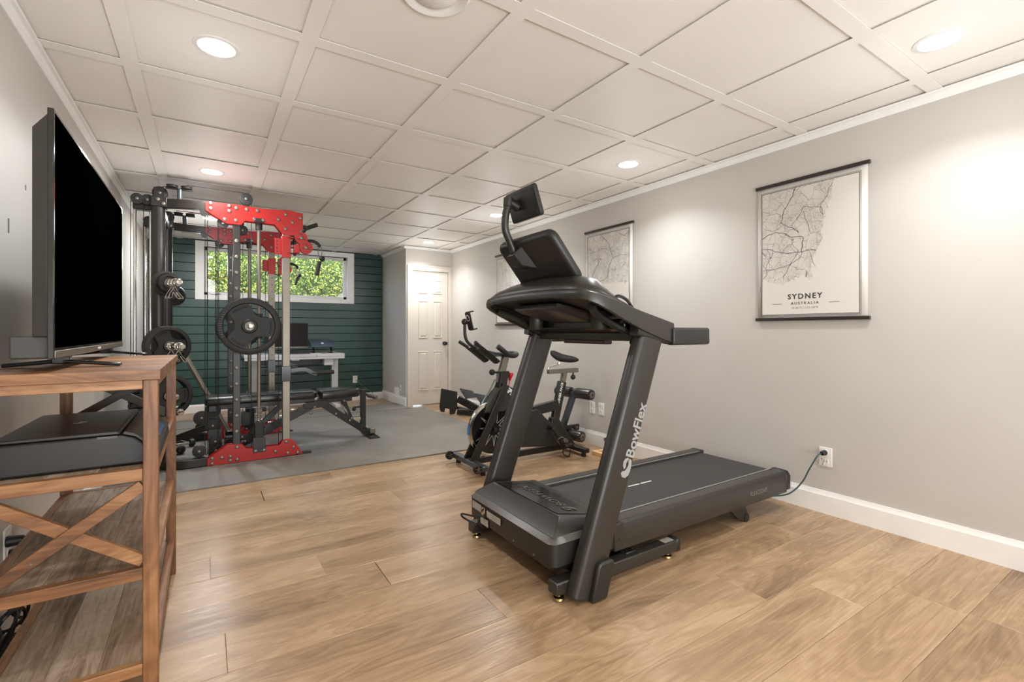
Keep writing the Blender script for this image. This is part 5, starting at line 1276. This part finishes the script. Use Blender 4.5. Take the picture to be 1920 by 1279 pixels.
def xbrace(y, z0, z1, mat):
    a, b = SX0 + PS, SX1 - PS
    w = .032
    MB().bar((a, y, z0), (b, y, z1), .018, w, (0, 0, 1)).build('brace', mat, ws_, bevel=.0015, seg=1)
    # the second arm is let in behind the first
    MB().bar((a, y + .010, z1), (b, y + .010, z0), .017, w, (0, 0, 1)).build('brace', mat, ws_, bevel=.0015, seg=1)
xbrace(SY0 + .012, .448, .668, 'consolex'); xbrace(SY1 - .022, .735, .930, 'darkwood')
for x, y, z in ((-.38, SY0 + .003, .505),): MB().cyl((x, y, z), (x, y - .002, z), .003, n=8).build('screw', 'steel', ws_)

# ============================================================ TELEVISION
tv = thing('television', 'large flat black television on the wooden shelf unit, switched off, facing the room', 'television', (-.36, 2.33, ST))
VX = -.343; V0, V1, VZ0, VZ1 = 1.742, 2.985, 1.033, 1.709
MB().ab((VX - .014, V0, VZ0), (VX, V1, VZ1)).build('panel', 'bezel', tv, bevel=.002)
MB().ab((VX - .0002, V0 + .010, VZ0 + .030), (VX + .0006, V1 - .010, VZ1 - .010)).build('screen', 'screen', tv)
MB().ab((VX - .001, V0 + .004, VZ0 + .002), (VX + .003, V1 - .004, VZ0 + .022)).build('bottom_bezel', 'steel', tv, bevel=.0015)
MB().ab((VX + .002, 2.34, VZ0 + .008), (VX + .0036, 2.40, VZ0 + .016)).build('badge', 'white', tv)
MB().loft([[(VX - .014, V0 + .004, VZ0 + .06), (VX - .014, V1 - .004, VZ0 + .06), (VX - .014, V1 - .004, VZ1 - .015), (VX - .014, V0 + .004, VZ1 - .015)],
           [(VX - .05, V0 + .03, VZ0 + .06), (VX - .05, V1 - .03, VZ0 + .06), (VX - .05, V1 - .03, VZ1 - .05), (VX - .05, V0 + .03, VZ1 - .05)]]).build('back_cover', 'tvback', tv, bevel=.003)
MB().ab((VX - .095, V0 + .035, VZ0 + .0), (VX - .014, V1 - .035, VZ0 + .062)).build('speaker_housing', 'tvback', tv, bevel=.004)
for y in (1.955, 2.72):
    f = MB()
    f.bar((-.50, y + .035, ST + .008), (VX - .01, y - .005, ST + .022), .03, .012).bar((VX - .03, y - .005, ST + .021), (-.225, y - .02, ST + .006), .028, .010)
    f.ab((VX - .045, y - .02, ST + .012), (VX - .003, y + .012, VZ0 + .004))
    f.build('stand_foot', 'blackgl', tv, bevel=.003)

# ============================================================ PRINTER
pn = thing('printer', 'black flatbed printer with a tilted blue display on the middle shelf', 'printer', (-.31, 2.0, .716))
PY0, PY1 = 1.775, 2.255
prof = [(-.478, .718), (-.478, .795), (-.468, .806), (-.205, .806), (-.175, .795), (-.120, .745), (-.118, .718)]
MB().prism(prof, 'y', PY0, PY1).build('body', 'gundk', pn, bevel=.006, seg=3)
MB().prism([(-.476, .808), (-.472, .818), (-.215, .818), (-.208, .808)], 'y', PY0 + .003, PY1 - .003).build('lid', 'gun', pn, bevel=.003)
MB().prism([(-.205, .808), (-.20, .817), (-.170, .805), (-.118, .757), (-.122, .748), (-.175, .797)], 'y', PY0 + .004, PY1 - .004).build('control_panel', 'gun', pn, bevel=.002)
MB().prism([(-.163, .800), (-.162, .8025), (-.126, .7695), (-.127, .767)], 'y', PY0 + .03, PY1 - .12).build('display', 'blue', pn)
MB().bar((-.26, PY0 - .0008, .803), (-.215, PY0 - .0008, .803), .001, .006).build('grip_recess', 'gunlt', pn)
text('hp', .03, (-.335, 2.01, .8186), (.2, 1, 0), (-1, .2, 0), 'silver', pn, align='CENTER')

# ============================================================ cords and power strip behind the shelf unit
for i_, (y, z, nm) in enumerate(((2.50, .325, 'upper'), (2.53, .265, 'lower'))):
    t = thing('power_plug', 'black plug in the %s socket of the left wall outlet' % nm, 'plug', (XL + .02, y, z), 'plugs in the left wall outlet')
    MB().cyl((XL + .008, y, z), (XL + .055, y, z), .021, .016, 14).build('plug_body', 'cord', t, bevel=.003)
    MB().tube(smooth_path([(XL + .05, y, z), (XL + .075, y + .01, z + .012), (XL + .075, y + .04 + .04 * i_, z - .02), (XL + .055, y + .05 + .04 * i_, z - .10), (XL + .05, y + .05 + .04 * i_, z - .16)]), .005, 8).build('lead', 'cord', t)
tp2 = thing('power_strip', 'dark power strip tangled in black cables on the floor behind the shelf unit', 'power strip', (-.56, 2.2, 0))
MB().ab((-.60, 2.02, .02), (-.535, 2.34, .055)).build('case', 'gundk', tp2, bevel=.005)
for k in range(4): MB().ab((-.585, 2.05 + k * .07, .055), (-.55, 2.09 + k * .07, .0565)).build('socket', 'cord', tp2)
random.seed(11)
for k in range(5):
    a = random.uniform(0, 6); c = Vector((-.56, 2.12 + .05 * k, .07))
    pts = [tuple(c + Vector((.03 * math.cos(a + q * .7), .10 * math.sin(a + q * .55 + k), .05 + .05 * math.sin(a + q * .8)))) for q in range(11)]
    MB().tube(smooth_path(pts, 4), .0055, 6).build('cable_loop', 'cord', tp2)
